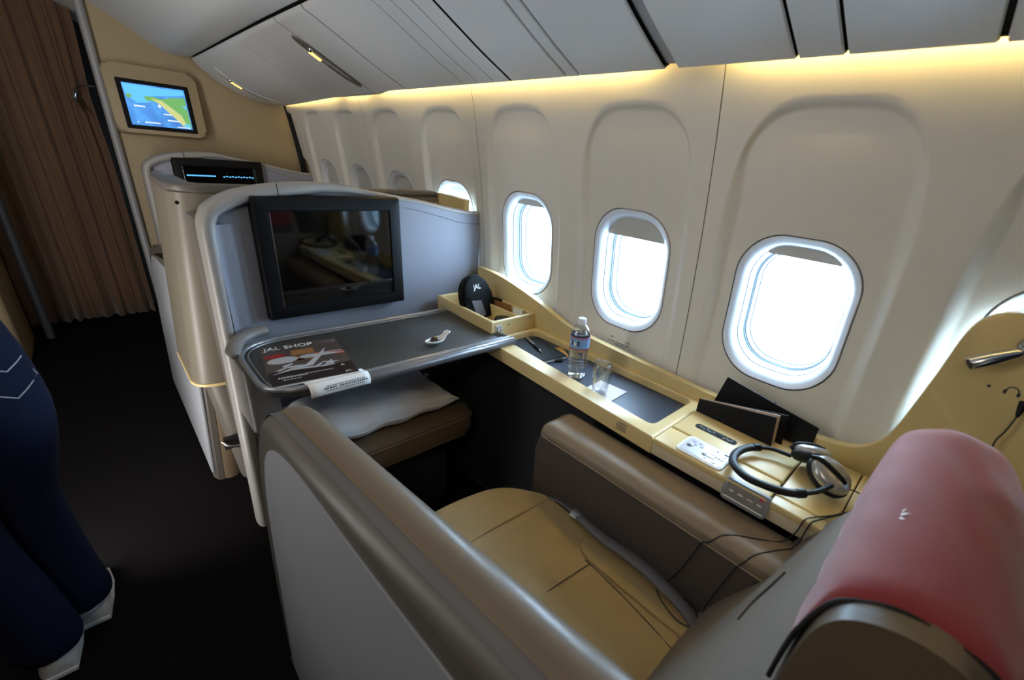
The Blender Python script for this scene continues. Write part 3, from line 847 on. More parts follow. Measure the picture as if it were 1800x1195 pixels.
# ------------------------------------------------------------------ tray table
tt = thing('tray_table', 'wide grey tray table pulled out under the large screen', 'table', (.6, 1.38, .78))
TO = rpoly([(.205, 1.188), (1.003, 1.170), (1.006, 1.585), (.205, 1.600)], [.11, .012, .02, .16], 10)
prism('table_top', TO, 'z', .782, .799, M['table'], tt, .002, 2)
ins = inset(TO, .006)
tube('edge_rail', [(p[0], p[1], .8015) for p in ins], .0085, M['rail'], tt, n=8, closed=True)
tube('inner_bead', [(p[0], p[1], .8005) for p in inset(TO, .024)], .003, M['rail'], tt, n=6, closed=True)
tube('front_rail', [(.31, 1.178, .792), (.33, 1.177, .792), (1.008, 1.161, .792), (1.016, 1.161, .792)], [.013, .017, .017, .012], M['railfront'], tt, n=14)
G = []
arm = cat([(.204, 1.490, .806), (.208, 1.535, .812), (.232, 1.585, .818), (.272, 1.618, .822), (.318, 1.632, .824)], 6)
tube('support_arm', arm, [.012+.010*min(1, i/5) for i in range(len(arm))], M['armgrey'], tt, n=12, flat=.75, up=Vector((0, 0, 1)))
prism('arm_housing', rpoly([(.205, 1.44), (.29, 1.44), (.30, 1.66), (.205, 1.66)], .02), 'z', .55, .775, M['armgrey'], tt, .01)

# magazine, brochure, spoon, chocolate
u = Vector((.9914, -.1305, 0)); v = Vector((.1305, .9914, 0))
mo = Vector((.230, 1.224, .8005))
bro = thing('brochure', 'white brochure under the dark magazine, drooping over the table front rail', 'brochure', (.45, 1.22, .8))
G = []
for i in range(9):
    x = .302+.160*i/8
    yc = 1.179-.0225*(x-.30)
    row = []
    for k in range(16):
        if k < 5: p = (yc+.046-.0085*k, .8026+.0016*k)
        else:
            a = PI/2+(k-5)/10*2.0; rad = .0205
            p = (yc+rad*math.cos(a)*1.0, .792+rad*math.sin(a)) if a < PI else (yc-rad+.25*(a-PI)*rad, .792-(a-PI)*rad*1.25)
        row.append((x, p[0], p[1]))
    G.append(row)
b_ = sheet('cover_sheet', G, M['paper'], bro, thick=.0012)
# printed lines follow the hanging part
for r_, (sa, sb) in enumerate(((9.3, 9.9), (10.4, 11.4), (12.2, 12.8))):
    for c0, c1 in ((2, 7.2),) if r_ != 1 else ((1.7, 3.4), (3.7, 7.4)):
        def bi(i, s):
            i0, s0 = int(min(i, 7)), int(min(s, 14)); fi, fs_ = i-i0, s-s0
            p = lambda a, b: Vector(G[a][b])
            q = p(i0, s0).lerp(p(i0+1, s0), fi).lerp(p(i0, s0+1).lerp(p(i0+1, s0+1), fi), fs_)
            nn = (p(i0+1, s0)-p(i0, s0)).cross(p(i0, s0+1)-p(i0, s0)).normalized(); nn = nn if nn.y < 0 or nn.z > 0 else -nn
            return q+nn*.0011
        V = []; F = []; c = c0
        while c < c1:
            wl_ = random.uniform(.12, .3); k = len(V)
            V += [bi(c, sa), bi(min(c+wl_, 7.9), sa), bi(min(c+wl_, 7.9), sb), bi(c, sb)]; F.append((k, k+1, k+2, k+3)); c += wl_+.10
        mk('printed_line', V, F, M['ink'], b_, smooth=0)
mg = thing('magazine', 'dark brown shopping magazine lying on the grey tray table', 'magazine', tuple(mo))
mm = frame(u, v, mo+Vector((0, 0, .0035)))
mprism('pages', rect(.1095, .1465, .217, .290), mm, 0, .0045, M['paper'], mg)
cov = mprism('cover', rect(.1095, .1475, .219, .291), mm, .0045, .0055, M['mag'], mg)
m2 = mm @ Matrix.Translation((0, 0, .0057))
text('title_lettering', 'JAL SHOP', .0345, m2 @ Matrix.Translation((.010, .258, 0)), M['white'], cov, sx=.93)
text('issue_lettering', '11-12', .020, m2 @ Matrix.Translation((.175, .262, 0)), M['maggrey'], cov, sx=.8)
text('corner_lettering', 'JAL', .013, m2 @ Matrix.Translation((.186, .014, 0)), M['white'], cov)
flat('dark_ground', [[(.001, .004), (.218, .004), (.218, .085), (.13, .075), (.001, .095)]], m2, M['magdark'], cov, .0002)
flat('brown_box', [rect(.107, .212, .062, .042, .02), rect(.07, .165, .12, .03, -.05)], m2, M['magbrown'], cov, .0003)
flat('red_shape', [disc(.033, .206, .030, .014, 18, .1), ], m2, M['magred'], cov, .0003)
flat('pink_pen', [[(.135, .190), (.217, .170), (.217, .152), (.135, .168)], rect(.105, .158, .05, .012, .2)], m2, M['magpink'], cov, .0003)
flat('white_dish', [disc(.048, .168, .040, .024, 24, .05), disc(.118, .171, .026, .014, 18, 0)], m2, M['maggrey'], cov, .0005)
flat('silver_branch', [[(.02, .10), (.06, .118), (.10, .112), (.145, .175), (.172, .218), (.160, .180), (.215, .162), (.150, .160), (.115, .10), (.08, .096), (.05, .108), (.03, .094)],
     [(.01, .075), (.06, .10), (.12, .09), (.15, .115), (.125, .08), (.06, .088)], [(.04, .125), (.07, .140), (.066, .128), (.044, .112)]], m2, M['maggrey'], cov, .0006)
st = []
for i in range(10):
    r_ = .022 if i % 2 == 0 else .008; a = 2*PI*i/10; st.append((.163+r_*math.cos(a)*1.1, .100+r_*math.sin(a)))
flat('star_print', [st, disc(.150, .082, .022, .005, 14), [(.183, .062), (.189, .072), (.195, .062)]], m2, M['maggrey'], cov, .0007)
pol = []
for y_, x0, x1, hh in ((.046, .02, .085, .009), (.050, .09, .16, .004), (.182, .165, .212, .006), (.030, .03, .075, .004)):
    x = x0
    while x < x1: w_ = random.uniform(.003, .007); pol.append(rect(x+w_/2, y_, w_, hh)); x += w_+.002
flat('small_lettering', pol, m2, M['maggrey'], cov, .0006)

sp = thing('spoon_dish', 'white porcelain spoon-shaped dish with a curled handle on the grey table', 'dish', (.745, 1.275, .8))
rows = [(-.047, .002, .0185, 0), (-.040, .010, .0175, .007), (-.030, .0165, .0165, .0115), (-.018, .021, .0165, .0145), (-.002, .023, .0165, .015), (.014, .021, .0175, .014), (.024, .015, .020, .010), (.031, .0115, .024, .006), (.037, .011, .029, .004), (.043, .0125, .033, .003), (.049, .0115, .035, .002), (.0535, .007, .036, .001), (.055, .001, .0362, 0)]
su = Vector((.96, .10, 0)).normalized(); sv = Vector((-.10, .96, 0)).normalized()
G = []
for a, w_, h_, d_ in rows:
    G.append([tuple(Vector((.750, 1.272, .8005))+su*a+sv*w_*j+Vector((0, 0, h_-d_*(1-j*j)+.001))) for j in [-1+.2*i for i in range(11)]])
sheet('dish_bowl', G, M['porcelain'], sp, thick=.003, smooth=80)
ch = thing('chocolate', 'round dark chocolate with a gold fleck in the white spoon dish', 'chocolate', (.745, 1.271, .806))
bm = bmesh.new(); bmesh.ops.create_uvsphere(bm, u_segments=20, v_segments=12, radius=.0165)
bmesh.ops.scale(bm, vec=(1, 1, .68), verts=bm.verts); bmesh.ops.translate(bm, vec=(.744, 1.272, .8165), verts=bm.verts); fin(bm, 'chocolate_body', M['choc'], ch)
flat('gold_fleck', [[(-.005, -.003), (.004, -.004), (.006, .002), (.001, .005), (-.004, .003)]], frame((1, 0, 0), (0, 1, 0), (.745, 1.270, .8277)), M['gold'], ch)

# ------------------------------------------------------------------ ottoman and pillow
ot = thing('ottoman', 'brown leather footrest ottoman under the tray table', 'ottoman', (.62, 1.46, 0))
prism('ottoman_cushion', rpoly([(.34, 1.25), (.905, 1.25), (.905, 1.665), (.34, 1.665)], .05, 6), 'z', .385, .475, M['ottoman'], ot, .022, 4)
tube('piping', [(p[0], p[1], .462) for p in rpoly([(.339, 1.249), (.906, 1.249), (.906, 1.664), (.339, 1.664)], .05, 6)], .003, M['ottoman'], ot, n=6, closed=True)
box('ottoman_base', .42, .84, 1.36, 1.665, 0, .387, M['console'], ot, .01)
pl = []
NU, NV = 26, 26
def pillow(cx, cy, z0, hx, hy, hz, m, name, lab):
    top = []; bot = []
    for i in range(NU+1):
        a = -1+2*i/NU; r1 = []; r2 = []
        for j in range(NV+1):
            b = -1+2*j/NV
            px = cx+hx*a*(1-.06*(1-b*b)); py = cy+hy*b*(1-.07*(1-a*a))
            hgt = ((1-a*a)**.42)*((1-b*b)**.42) if abs(a) < 1 and abs(b) < 1 else 0
            wr = .006*math.sin(9*a+4*b)*math.sin(7*b-2*a)*(1-hgt*.6)*(1 if hgt > 0 else 0)
            edge = z0+hz*.42+.006*math.sin(11*a+3)*abs(b)
            r1.append((px, py, edge+hz*.62*hgt+wr)); r2.append((px, py, edge-hz*.40*min(1, hgt*1.3)))
        top.append(r1); bot.append(r2)
    t = thing(name, lab, 'pillow', (cx, cy, z0))
    V = [p for r in top for p in r]+[p for r in bot for p in r]; n = NV+1; F = []; o = n*(NU+1)
    for i in range(NU):
        for j in range(NV):
            F.append((i*n+j, i*n+j+1, (i+1)*n+j+1, (i+1)*n+j)); F.append((o+i*n+j, o+(i+1)*n+j, o+(i+1)*n+j+1, o+i*n+j+1))
    bm = bm_from(V, F); bmesh.ops.remove_doubles(bm, verts=bm.verts, dist=.0004)
    fin(bm, 'pillow_case', m, t, 80)
    edge = [V[i*n] for i in range(NU+1)]+[V[NU*n+j] for j in range(1, NV+1)]+[V[i*n+NV] for i in range(NU-1, -1, -1)]+[V[j] for j in range(NV-1, 0, -1)]
    tube('pillow_seam', edge, .0022, m, t, n=5, closed=True)
    mt_ = frame((.3, -1, 0), (.8, .3, .5), (cx+hx*.96, cy+hy*.55, z0+hz*.35))
    tg_ = mprism('pillow_tag', rect(0, .012, .022, .030), mt_, 0, .001, M['paper'], t)
    return t
pillow(.595, 1.465, .476, .265, .165, .11, M['pillow'], 'pillow', 'white pillow lying on the brown ottoman beneath the table')
# ------------------------------------------------------------------ our side console
co = thing('side_console', 'cream side console with tray, control panels and open box under the windows', 'console', (1.08, .7, 0))
ledge(co, 0)
def fx(y): return .90+.04*max(0, (y-.455)/.79)
def polyhit(poly, c, th):
    d = Vector((math.cos(th), math.sin(th))); best = None
    for i in range(len(poly)):
        a, b = Vector(poly[i-1])-Vector(c), Vector(poly[i])-Vector(c); e = b-a
        den = d.x*e.y-d.y*e.x
        if abs(den) < 1e-12: continue
        t = (a.x*e.y-a.y*e.x)/den; s = (a.x*d.y-a.y*d.x)/den
        if t > 0 and -1e-9 <= s <= 1+1e-9: best = t if best is None else min(best, t)
    return (c[0]+d.x*best, c[1]+d.y*best)
def wellframe(name, outer, inner, zb, zt, zi, m, par, e=.006):
    c = (sum(p[0] for p in inner)/len(inner), sum(p[1] for p in inner)/len(inner))
    th = sorted([math.atan2(p[1]-c[1], p[0]-c[0]) for p in inner]+[math.atan2(p[1]-c[1], p[0]-c[0]) for p in outer])
    O = [polyhit(outer, c, t) for t in th]; I = [polyhit(inner, c, t) for t in th]
    def tw(p, q, d):
        a = Vector(q)-Vector(p); return tuple(Vector(p)+a.normalized()*d)
    R = [[(p[0], p[1], zb) for p in O], [(p[0], p[1], zt-e) for p in O],
         [(*tw(p, c, e*.3), zt-e*.35) for p in O], [(*tw(p, c, e), zt) for p in O],
         [(*tw(q, c, -e), zt) for q in I], [(*tw(q, c, -e*.3), zt-e*.35) for q in I], [(q[0], q[1], zt-e) for q in I], [(q[0], q[1], zi) for q in I]]
    return rings(name, R, m, par, cap=False, smooth=50)
TOUT = [(fx(.458), .458), (1.197, .458), (1.197, 1.243), (fx(1.243), 1.243)]
TIN = rpoly([(.953, .497), (1.182, .497), (1.182, 1.226), (1.010, 1.226)], [.03, .03, .04, .045], 6)
wellframe('tray_surround', TOUT, TIN, .735, .784, .750, M['cream'], co, .007)
prism('tray_mat', inset(TIN, -.001), 'z', .745, .757, M['mat_blue'], co)
BOUT = [(.972, 1.246), (1.197, 1.246), (1.197, 1.655), (.984, 1.655)]
BIN = rpoly([(.988, 1.262), (1.184, 1.262), (1.184, 1.642), (.998, 1.642)], .016, 4)
wellframe('open_box', BOUT, BIN, .735, .846, .774, M['cream'], co, .007)
prism('box_floor', inset(BIN, -.001), 'z', .768, .778, M['cream'], co)
box('box_partition', 1.128, 1.133, 1.262, 1.642, .776, .836, M['cream'], co, .002)
# outlet plate on the box end
mo = frame((1, 0, 0), (0, 0, 1), (1.006, 1.2455, .812))
pl_ = mprism('outlet_plate', rpoly(rect(0, 0, .034, .038), .003), mo, 0, .002, M['panelborder'], co)
flat('outlet_socket', [rect(-.010, 0, .005, .022), rect(.004, .006, .004, .009), rect(.0, -.009, .006, .006), rect(.010, -.007, .006, .006)], mo @ Matrix.Translation((0, 0, .002)), M['ink'], pl_)
flat('outlet_light', [rect(.007, -.016, .005, .004)], mo @ Matrix.Translation((0, 0, .0021)), M['led'], pl_)
flat('box_print', [rect(.050, .012, .014, .002), rect(.048, .007, .010, .002), rect(.162, .022, .018, .003), rect(.15, .016, .03, .0015)], mo, M['inkpale'], co)
# deck tiles
box('deck_base', .905, 1.197, -.36, .456, .736, .776, M['dark'], co, .002)
prism('front_fascia', rpoly([(.900, .456), (.900, -.36), (.912, -.36), (.912, .456)], 0), 'z', .735, .776, M['creamface'], co, .004, 2)
def tile(nm, x0, x1, y0, y1, m=M['cream']): return box(nm, x0, x1, y0, y1, .766, .784, m, co, .004, 3)
tile('control_deck', .898, .988, .158, .456)
tile('slot_lid', .995, 1.194, .158, .456)
tile('flap_lid', .938, 1.194, .034, .154)
tile('front_strip', .898, .9345, .034, .154)
tile('aft_deck', .898, 1.194, -.36, .0315)
tile('flap_lid', 0.944, 1.0, .05, .14) if False else None
# oval slot with small switches
mo = frame((0, -1, 0), (1, 0, 0), (1.056, .358, .7842))
o_ = mprism('switch_slot', rpoly(rect(0, 0, .118, .026), .0125, 6), mo, -.004, .0004, M['dark'], co)
pol = []
for i, xx in enumerate((-.044, -.034, -.024, -.016, -.006, .024, .031, .038, .045)): pol.append(rect(xx, (.002, -.002)[i % 2], .006, .007))
flat('slot_print', pol, mo @ Matrix.Translation((0, 0, .0006)), M['inkpale'], o_)
box('switch_key', 1.050, 1.062, .338, .352, .783, .7865, M['blackpl'], co, .001)
# upper control panel
mo = frame((0, -1, 0), (1, 0, 0), (.948, .336, .7842))
cp = mprism('seat_control_panel', rpoly(rect(0, 0, .122, .084), .012, 5), mo, -.004, .004, M['panelborder'], co, .002, 2)
mprism('panel_inset', rpoly(rect(0, 0, .108, .070), .006, 4), mo, .003, .0046, M['panelgrey'], cp)
B = mo @ Matrix.Translation((0, 0, .0047))
flat('panel_button', [disc(-.040, .022, .005), disc(-.022, .024, .005), disc(-.030, .012, .0055), disc(-.014, .012, .005)], B, M['buttonviolet'], cp, .0012)
flat('panel_button', [disc(.002, -.004, .006), disc(.030, .020, .005), disc(.020, .006, .005), disc(.046, .018, .0055), disc(.026, -.010, .005), disc(.012, -.022, .005), disc(.036, -.026, .005), rect(-.034, 0, .012, .005)], B, M['button'], cp, .0012)
flat('panel_print', [disc(-.040, -.006, .007, .007, 6), rect(.014, -.014, .03, .002), rect(.030, -.006, .002, .016), rect(.042, -.002, .02, .002), rect(.046, .028, .012, .006), rect(.024, .026, .006, .004), rect(.006, -.016, .006, .003)], B, M['ink'], cp, .0008)
# lower control panel on the front
mo = frame((0, -1, 0), (.30, 0, .95), (.8965, .203, .7625))
cq = mprism('handset_panel', rpoly(rect(0, 0, .104, .052), .008, 4), mo, -.012, .003, M['panelsteel'], co, .002, 2)
mprism('panel_inset', rpoly(rect(0, .004, .090, .032), .003, 3), mo, .002, .0036, M['armgrey'], cq)
B = mo @ Matrix.Translation((0, 0, .0037))
flat('panel_mark', [rect(-.032, .0, .010, .003), rect(-.010, .0, .012, .003), rect(.012, -.0, .014, .002), rect(.033, .0, .010, .003)], B, M['white'], cq, .0005)
tube('panel_bar', [tuple(mo @ Vector((-.046, -.018, .0032))), tuple(mo @ Vector((.046, -.018, .0032)))], .0016, M['panelborder'], cq, n=6)
flat('red_mark', [rect(.034, .014, .010, .006)], B, M['labelred'], cq, .0006)
# body below
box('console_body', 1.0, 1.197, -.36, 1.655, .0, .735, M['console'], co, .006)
flat('notice_print', [rect(.0, .0, .030, .003), rect(.006, -.007, .05, .0022), rect(.006, -.012, .05, .0022), rect(.006, -.017, .046, .0022), rect(.004, -.022, .05, .0022)],
     frame((.049, -1, 0), (0, 0, 1), (fx(.55)-.0006, .56, .772)), M['inkpale'], co, .0004)
flat('notice_print', [rect(0, 0, .05, .003), rect(.01, -.010, .04, .003)], frame((0, -1, 0), (0, 0, 1), (.9995, .93, .50)), M['inkpale'], co, .0004)
prism('fascia_lip', rpoly([(fx(.458)+.012, .458), (1.0, .458), (1.0, 1.243), (fx(1.243)+.012, 1.243)], 0), 'z', .722, .737, M['dark'], co)
flat('headphone_symbol', [rect(-.010, -.004, .005, .008), rect(.010, -.004, .005, .008)] + [[(.010*math.cos(a), .010*math.sin(a)), (.010*math.cos(a+.35), .010*math.sin(a+.35)), (.008*math.cos(a+.35), .008*math.sin(a+.35)), (.008*math.cos(a), .008*math.sin(a))] for a in [i*PI/9 for i in range(9)]],
     frame((0, -1, 0), (0, 0, 1), (1.1955, -.129, 1.088)), M['ink'], co, .0004)
flat('round_mark', [disc(0, 0, .003)], frame((0, -1, 0), (0, 0, 1), (1.1955, -.0945, 1.086)), M['ink'], co, .0004)
lamp(0, 'silver reading lamp on the cream wing beside the red headrest cover')

# ------------------------------------------------------------------ things on the console
po = thing('headphone_pouch', 'black rounded pouch with white lettering standing in the open console box', 'pouch', (1.07, 1.5, .778))
mt = frame((.985, .17, 0), (.03, .30, .95), (1.072, 1.455, .7795))
arc_ = [(-.082, 0), (.078, 0), (.082, .06)]+[(.002+.080*math.cos(a), .105+.082*math.sin(a)) for a in [PI*i/16 for i in range(17)]]+[(-.080, .06)]
mprism('pouch_body', arc_, mt, -.022, .016, M['pouch'], po, .012, 3, 60)
tube('zip_edge', [tuple(mt @ Vector((a, b, -.004))) for a, b in arc_[2:]], .005, M['blackpl'], po, n=6)
mprism('mesh_pocket', [(-.030, .012), (.022, .012), (.010, .078), (-.046, .086)], mt, .014, .018, M['mesh'], po)
text('pouch_lettering', 'JAL', .030, mt @ Matrix.Translation((.0, .128, .0175)), M['white'], po, 'CENTER')
box('zip_pull', -.086, -.074, .10, .125, -.008, .0, M['blackpl'], po, .003, mtx=mt)
cp_ = thing('lens_case', 'small round black case with a shiny lid beside the black pouch', 'case', (1.085, 1.315, .778))
lathe('case_body', [(.0, 0), (.031, 0), (.035, .006), (.035, .034), (.032, .040)], (1.082, 1.318, .7785), M['blackpl'], cp_)
lathe('case_lid', [(.032, .040), (.030, .046), (.020, .049), (.0, .049)], (1.082, 1.318, .7785), M['screen'], cp_)
def card(nm, lab, x, y, w, h, m, a, stripes=None):
    t = thing(nm, lab, 'card', (x, y, .778))
    mt = frame((.15, -1, 0), (math.sin(a), 0, math.cos(a)), (x, y, .7785))
    c = mprism('card_sheet', rect(0, h/2, w, h), mt, 0, .0035, m, t)
    if stripes:
        flat('card_stripe', [rect(-w*.28, h*.55, w*.12, h*.8), rect(0, h*.55, w*.1, h*.8)], mt @ Matrix.Translation((0, 0, -.0009)), M['ink'], c)
        flat('card_stripe', [rect(w*.3, h*.55, w*.16, h*.8)], mt @ Matrix.Translation((0, 0, -.0009)), M['labelred'], c)
card('brown_card', 'brown leaflet standing in the narrow compartment of the console box', 1.166, 1.43, .10, .066, M['magbrown'], .12)
card('striped_card', 'white striped card standing at the window end of the console box', 1.158, 1.315, .05, .072, M['paper'], .05, True)
card('dark_card', 'dark leaflet standing behind the brown one in the console box', 1.172, 1.50, .10, .072, M['magdark'], .10)

nb = thing('notebook', 'closed black leather notebook lying in the blue console tray', 'notebook', (1.07, 1.08, .7575))
mt = frame((-.165, -.986, 0), (.986, -.165, 0), (1.072, 1.085, .7578))
mprism('notebook_pages', rect(.001, .001, .196, .118), mt, .002, .012, M['paper'], nb)
mprism('back_cover', rpoly(rect(0, 0, .202, .124), .006), mt, 0, .002, M['leatherblk'], nb)
mprism('front_cover', rpoly(rect(0, 0, .202, .124), .006), mt, .012, .0145, M['leatherblk'], nb)
mprism('spine', rect(0, -.0615, .202, .003), mt, 0, .0145, M['leatherblk'], nb)
pe = thing('pen', 'grey metal pen lying across the black notebook', 'pen', (1.08, 1.10, .772))
a, b = Vector((1.103, 1.195, .7775)), Vector((1.050, 1.045, .7775))
d = (b-a).normalized()
tube('pen_barrel', [a.lerp(b, t) for t in (0, .03, .1, .55, .9, 1)], [.002, .0042, .005, .005, .0038, .001], M['pen'], pe, n=12)
tube('pen_grip', [a.lerp(b, t) for t in (.58, .60, .84, .86)], [.005, .0054, .0048, .004], M['blackpl'], pe, n=12)
tube('pen_clip', [a.lerp(b, .04)+Vector((0, 0, .006)), a.lerp(b, .32)+Vector((0, 0, .0065))], .0012, M['chrome'], pe, n=6)
mt = frame((-.5, -.86, 0), (.86, -.5, 0), (1.141, 1.03, .7580))
tg = thing('luggage_tag', 'amber and black leather strap tag lying beside the notebook', 'tag', (1.141, 1.03, .7578))
mprism('tag_leather', rpoly(rect(0, 0, .085, .034), .008), mt, 0, .004, M['orange'], tg, .001, 1)
mprism('tag_strap', rpoly(rect(.050, -.03, .07, .030), .008), mt, .0, .007, M['leatherblk'], tg, .002, 1)

# water bottle
bx, by, bz = 1.037, .858, .7575
bt = thing('water_bottle', 'clear plastic water bottle with white cap standing in the console tray', 'bottle', (bx, by, bz))
prof = [(.0, .004), (.020, .004), (.026, .0), (.0305, .004), (.0325, .012), (.0325, .020)]
z = .024
while z < .104: prof += [(.0312, z), (.0325, z+.004), (.0325, z+.0075), (.0312, z+.0105)]; z += .0115
prof += [(.0325, .112), (.0325, .158), (.0318, .163), (.030, .170), (.025, .180), (.018, .189), (.0135, .194), (.0125, .199)]
lathe('bottle_body', prof, (bx, by, bz), M['pet'], bt, n=40, smooth=70, cap=False) if False else None
R = [[(bx+r*math.cos(2*PI*j/40)*(1 if not (i < 6) else 1-.05*math.cos(10*PI*j/40)), by+r*math.sin(2*PI*j/40)*(1 if not (i < 6) else 1-.05*math.cos(10*PI*j/40)), bz+zz) for j in range(40)] for i, (r, zz) in enumerate(prof)]
rings('bottle_body', R, M['pet'], bt, cap=False, smooth=70)
wprof = [(.0, .0065), (.019, .006), (.0295, .008), (.0312, .014)]+[(.0305+.0006*math.cos(i*1.2), .02+.0048*i) for i in range(28)]+[(.030, .1595), (.0, .1595)]
lathe('bottle_water', wprof, (bx, by, bz), M['water'], bt, n=36, smooth=80)
lathe('bottle_cap', [(.0, .213), (.0125, .213), (.0138, .211), (.0142, .200), (.0142, .197), (.0, .197)], (bx, by, bz), M['cap'], bt, n=36, smooth=50)
lathe('cap_ring', [(.0146, .1965), (.0146, .1935), (.012, .1935)], (bx, by, bz), M['cap'], bt, n=30, cap=False)
def band(nm, r, z0, z1, m, par, a0=0, a1=2*PI, n=40):
    return sheet(nm, [[(bx+r*math.cos(a0+(a1-a0)*j/n), by+r*math.sin(a0+(a1-a0)*j/n), bz+zz) for j in range(n+1)] for zz in (z0, z1)], m, par)
lb = band('bottle_label', .0329, .112, .155, M['label'], bt)
band('label_stripe', .0331, .150, .1535, M['labelred'], lb); band('label_stripe', .0331, .112, .1155, M['labelred'], lb)
for i in range(5):
    a0 = PI*.72+i*.34
    band('label_print', .0331, .126, .143-.006*(i % 2), M['white'] if i % 2 else M['navyedge'], lb, a0, a0+.22, 4)

# tumbler and napkin
gx, gy = 1.012, .732
nk = box('napkin', -.053, .053, -.053, .053, 0, .0022, M['napkin'], None, .0005, 1, mtx=frame((1, .08, 0), (-.03, 1, 0), (1.036, .729, .7576)))
tag(nk, 'folded white paper napkin under the glass tumbler in the console tray', 'napkin')
gl = thing('glass_tumbler', 'empty clear glass tumbler standing on the white napkin', 'glass', (gx, gy, .7600))
lathe('tumbler_wall', [(.0, .0), (.020, .0), (.0235, .003), (.027, .025), (.0295, .055), (.030, .080), (.0290, .104), (.0280, .105), (.0272, .104), (.0283, .080), (.0278, .055), (.0253, .026), (.0215, .010), (.012, .008), (.0, .008)], (gx, gy, .7601), M['glass'], gl, n=48, smooth=80)

# folders leaning on the ledge
f1 = thing('menu_folder', 'large dark blue-edged menu folder leaning on the ledge behind the smaller one', 'folder', (1.17, .28, .784))
mt = frame((.02, -.985, -.165), (.12, -.16, .98), (1.176, .428, .800))
mprism('folder_cover', [(0, 0), (.275, .008), (.275, .062), (.028, .090), (0, .03)] if False else [(-.005, -.012), (.270, .036), (.262, .098), (.0, .100)], mt, -.002, .0, M['navy'], f1)
mprism('folder_cover', [(-.004, -.011), (.268, .035), (.260, .097), (.002, .0985)], mt, -.0065, -.0045, M['navy'], f1)
mprism('folder_leaf', [(-.002, -.009), (.262, .034), (.257, .0955), (.004, .0965)], mt, -.0045, -.002, M['navyedge'], f1)
f2 = thing('menu_folder', 'small black folder standing half open in front of the larger folder', 'folder', (1.12, .34, .784))
mt = frame((-.02, -1, 0), (.10, 0, 1), (1.128, .455, .7845))
mprism('folder_cover', [(0, 0), (.215, 0), (.215, .078), (0, .046)] if False else [(0, 0), (.222, 0), (.212, .082), (0, .040)], mt, 0, .002, M['navy'], f2)
mt2 = frame((.10, -1, 0), (.10, 0, 1), (1.130, .455, .7845))
mprism('folder_back', [(0, 0), (.24, 0), (.232, .085), (0, .042)], mt2, -.002, 0, M['navy'], f2)
mprism('card_insert', [(.002, 0), (.224, 0), (.216, .0845), (.002, .0425)], frame((.03, -1, 0), (.10, 0, 1), (1.129, .455, .7845)), -.0022, -.0004, M['pinkpaper'], f2)

# headphones on the deck
hp = thing('headphones', 'black and silver over-ear headphones lying on the cream console deck', 'headphones', (.98, .17, .784))
bp = cat([(1.085, .175, .806), (1.072, .222, .807), (1.035, .258, .806), (.985, .272, .806), (.930, .258, .810), (.892, .215, .818), (.885, .165, .826), (.900, .120, .830), (.940, .086, .834), (.985, .068, .838)], 6)
n = len(bp)
tube('headband', bp, [.0062 if (i < 10 or i > n-11) else .0105 for i in range(n)], M['pad'], hp, n=10, flat=.8)
for i0 in (9, n-12):
    tube('band_slider', [bp[i0], bp[i0+1], bp[i0+2]], .0100, M['blackpl'], hp, n=10)
def cup(c, nrm, up, m, sc=1., flip=False):
    nrm = Vector(nrm).normalized(); upv = Vector(up); upv = (upv-nrm*upv.dot(nrm)).normalized(); w = nrm.cross(upv)
    def R_(rad, h, sx=.80):
        return [tuple(Vector(c)+upv*(rad*math.cos(a))+w*(rad*sx*math.sin(a))+nrm*h) for a in [2*PI*i/28 for i in range(28)]]
    p = rings('ear_pad', [R_(.020*sc, -.016), R_(.034*sc, -.019), R_(.041*sc, -.012), R_(.042*sc, -.003), R_(.038*sc, .003)], M['pad'], hp, smooth=70)
    q = rings('earcup_shell', [R_(.038*sc, .002), R_(.0385*sc, .008), R_(.035*sc, .015), R_(.026*sc, .020), R_(.012*sc, .022)], m, hp, smooth=70)
    tube('cup_yoke', cat([Vector(c)+upv*.043*sc+nrm*.004, Vector(c)+upv*.03*sc+nrm*.020, Vector(c)+nrm*.0245, Vector(c)-upv*.022*sc+nrm*.020], 5), .0055, M['blackpl'], hp, n=8)
    return q
cup((1.095, .135, .826), (.55, .25, .8), (-.2, 1, .1), M['silver'], 1.1)
qc = cup((1.030, .082, .832), (-.42, -.45, .8), (.1, 1, .25), M['silver'], 1.22)
nn = Vector((-.42, -.45, .8)).normalized(); ur = Vector((.665, -.72, .1)); ur = (ur-nn*ur.dot(nn)).normalized()
text('cup_lettering', 'BOSE', .0125, frame(ur, nn.cross(ur), Vector((1.030, .082, .832))+nn*.0245+nn.cross(ur)*(-.016)+ur*(-.004)), M['inkpale'], qc)
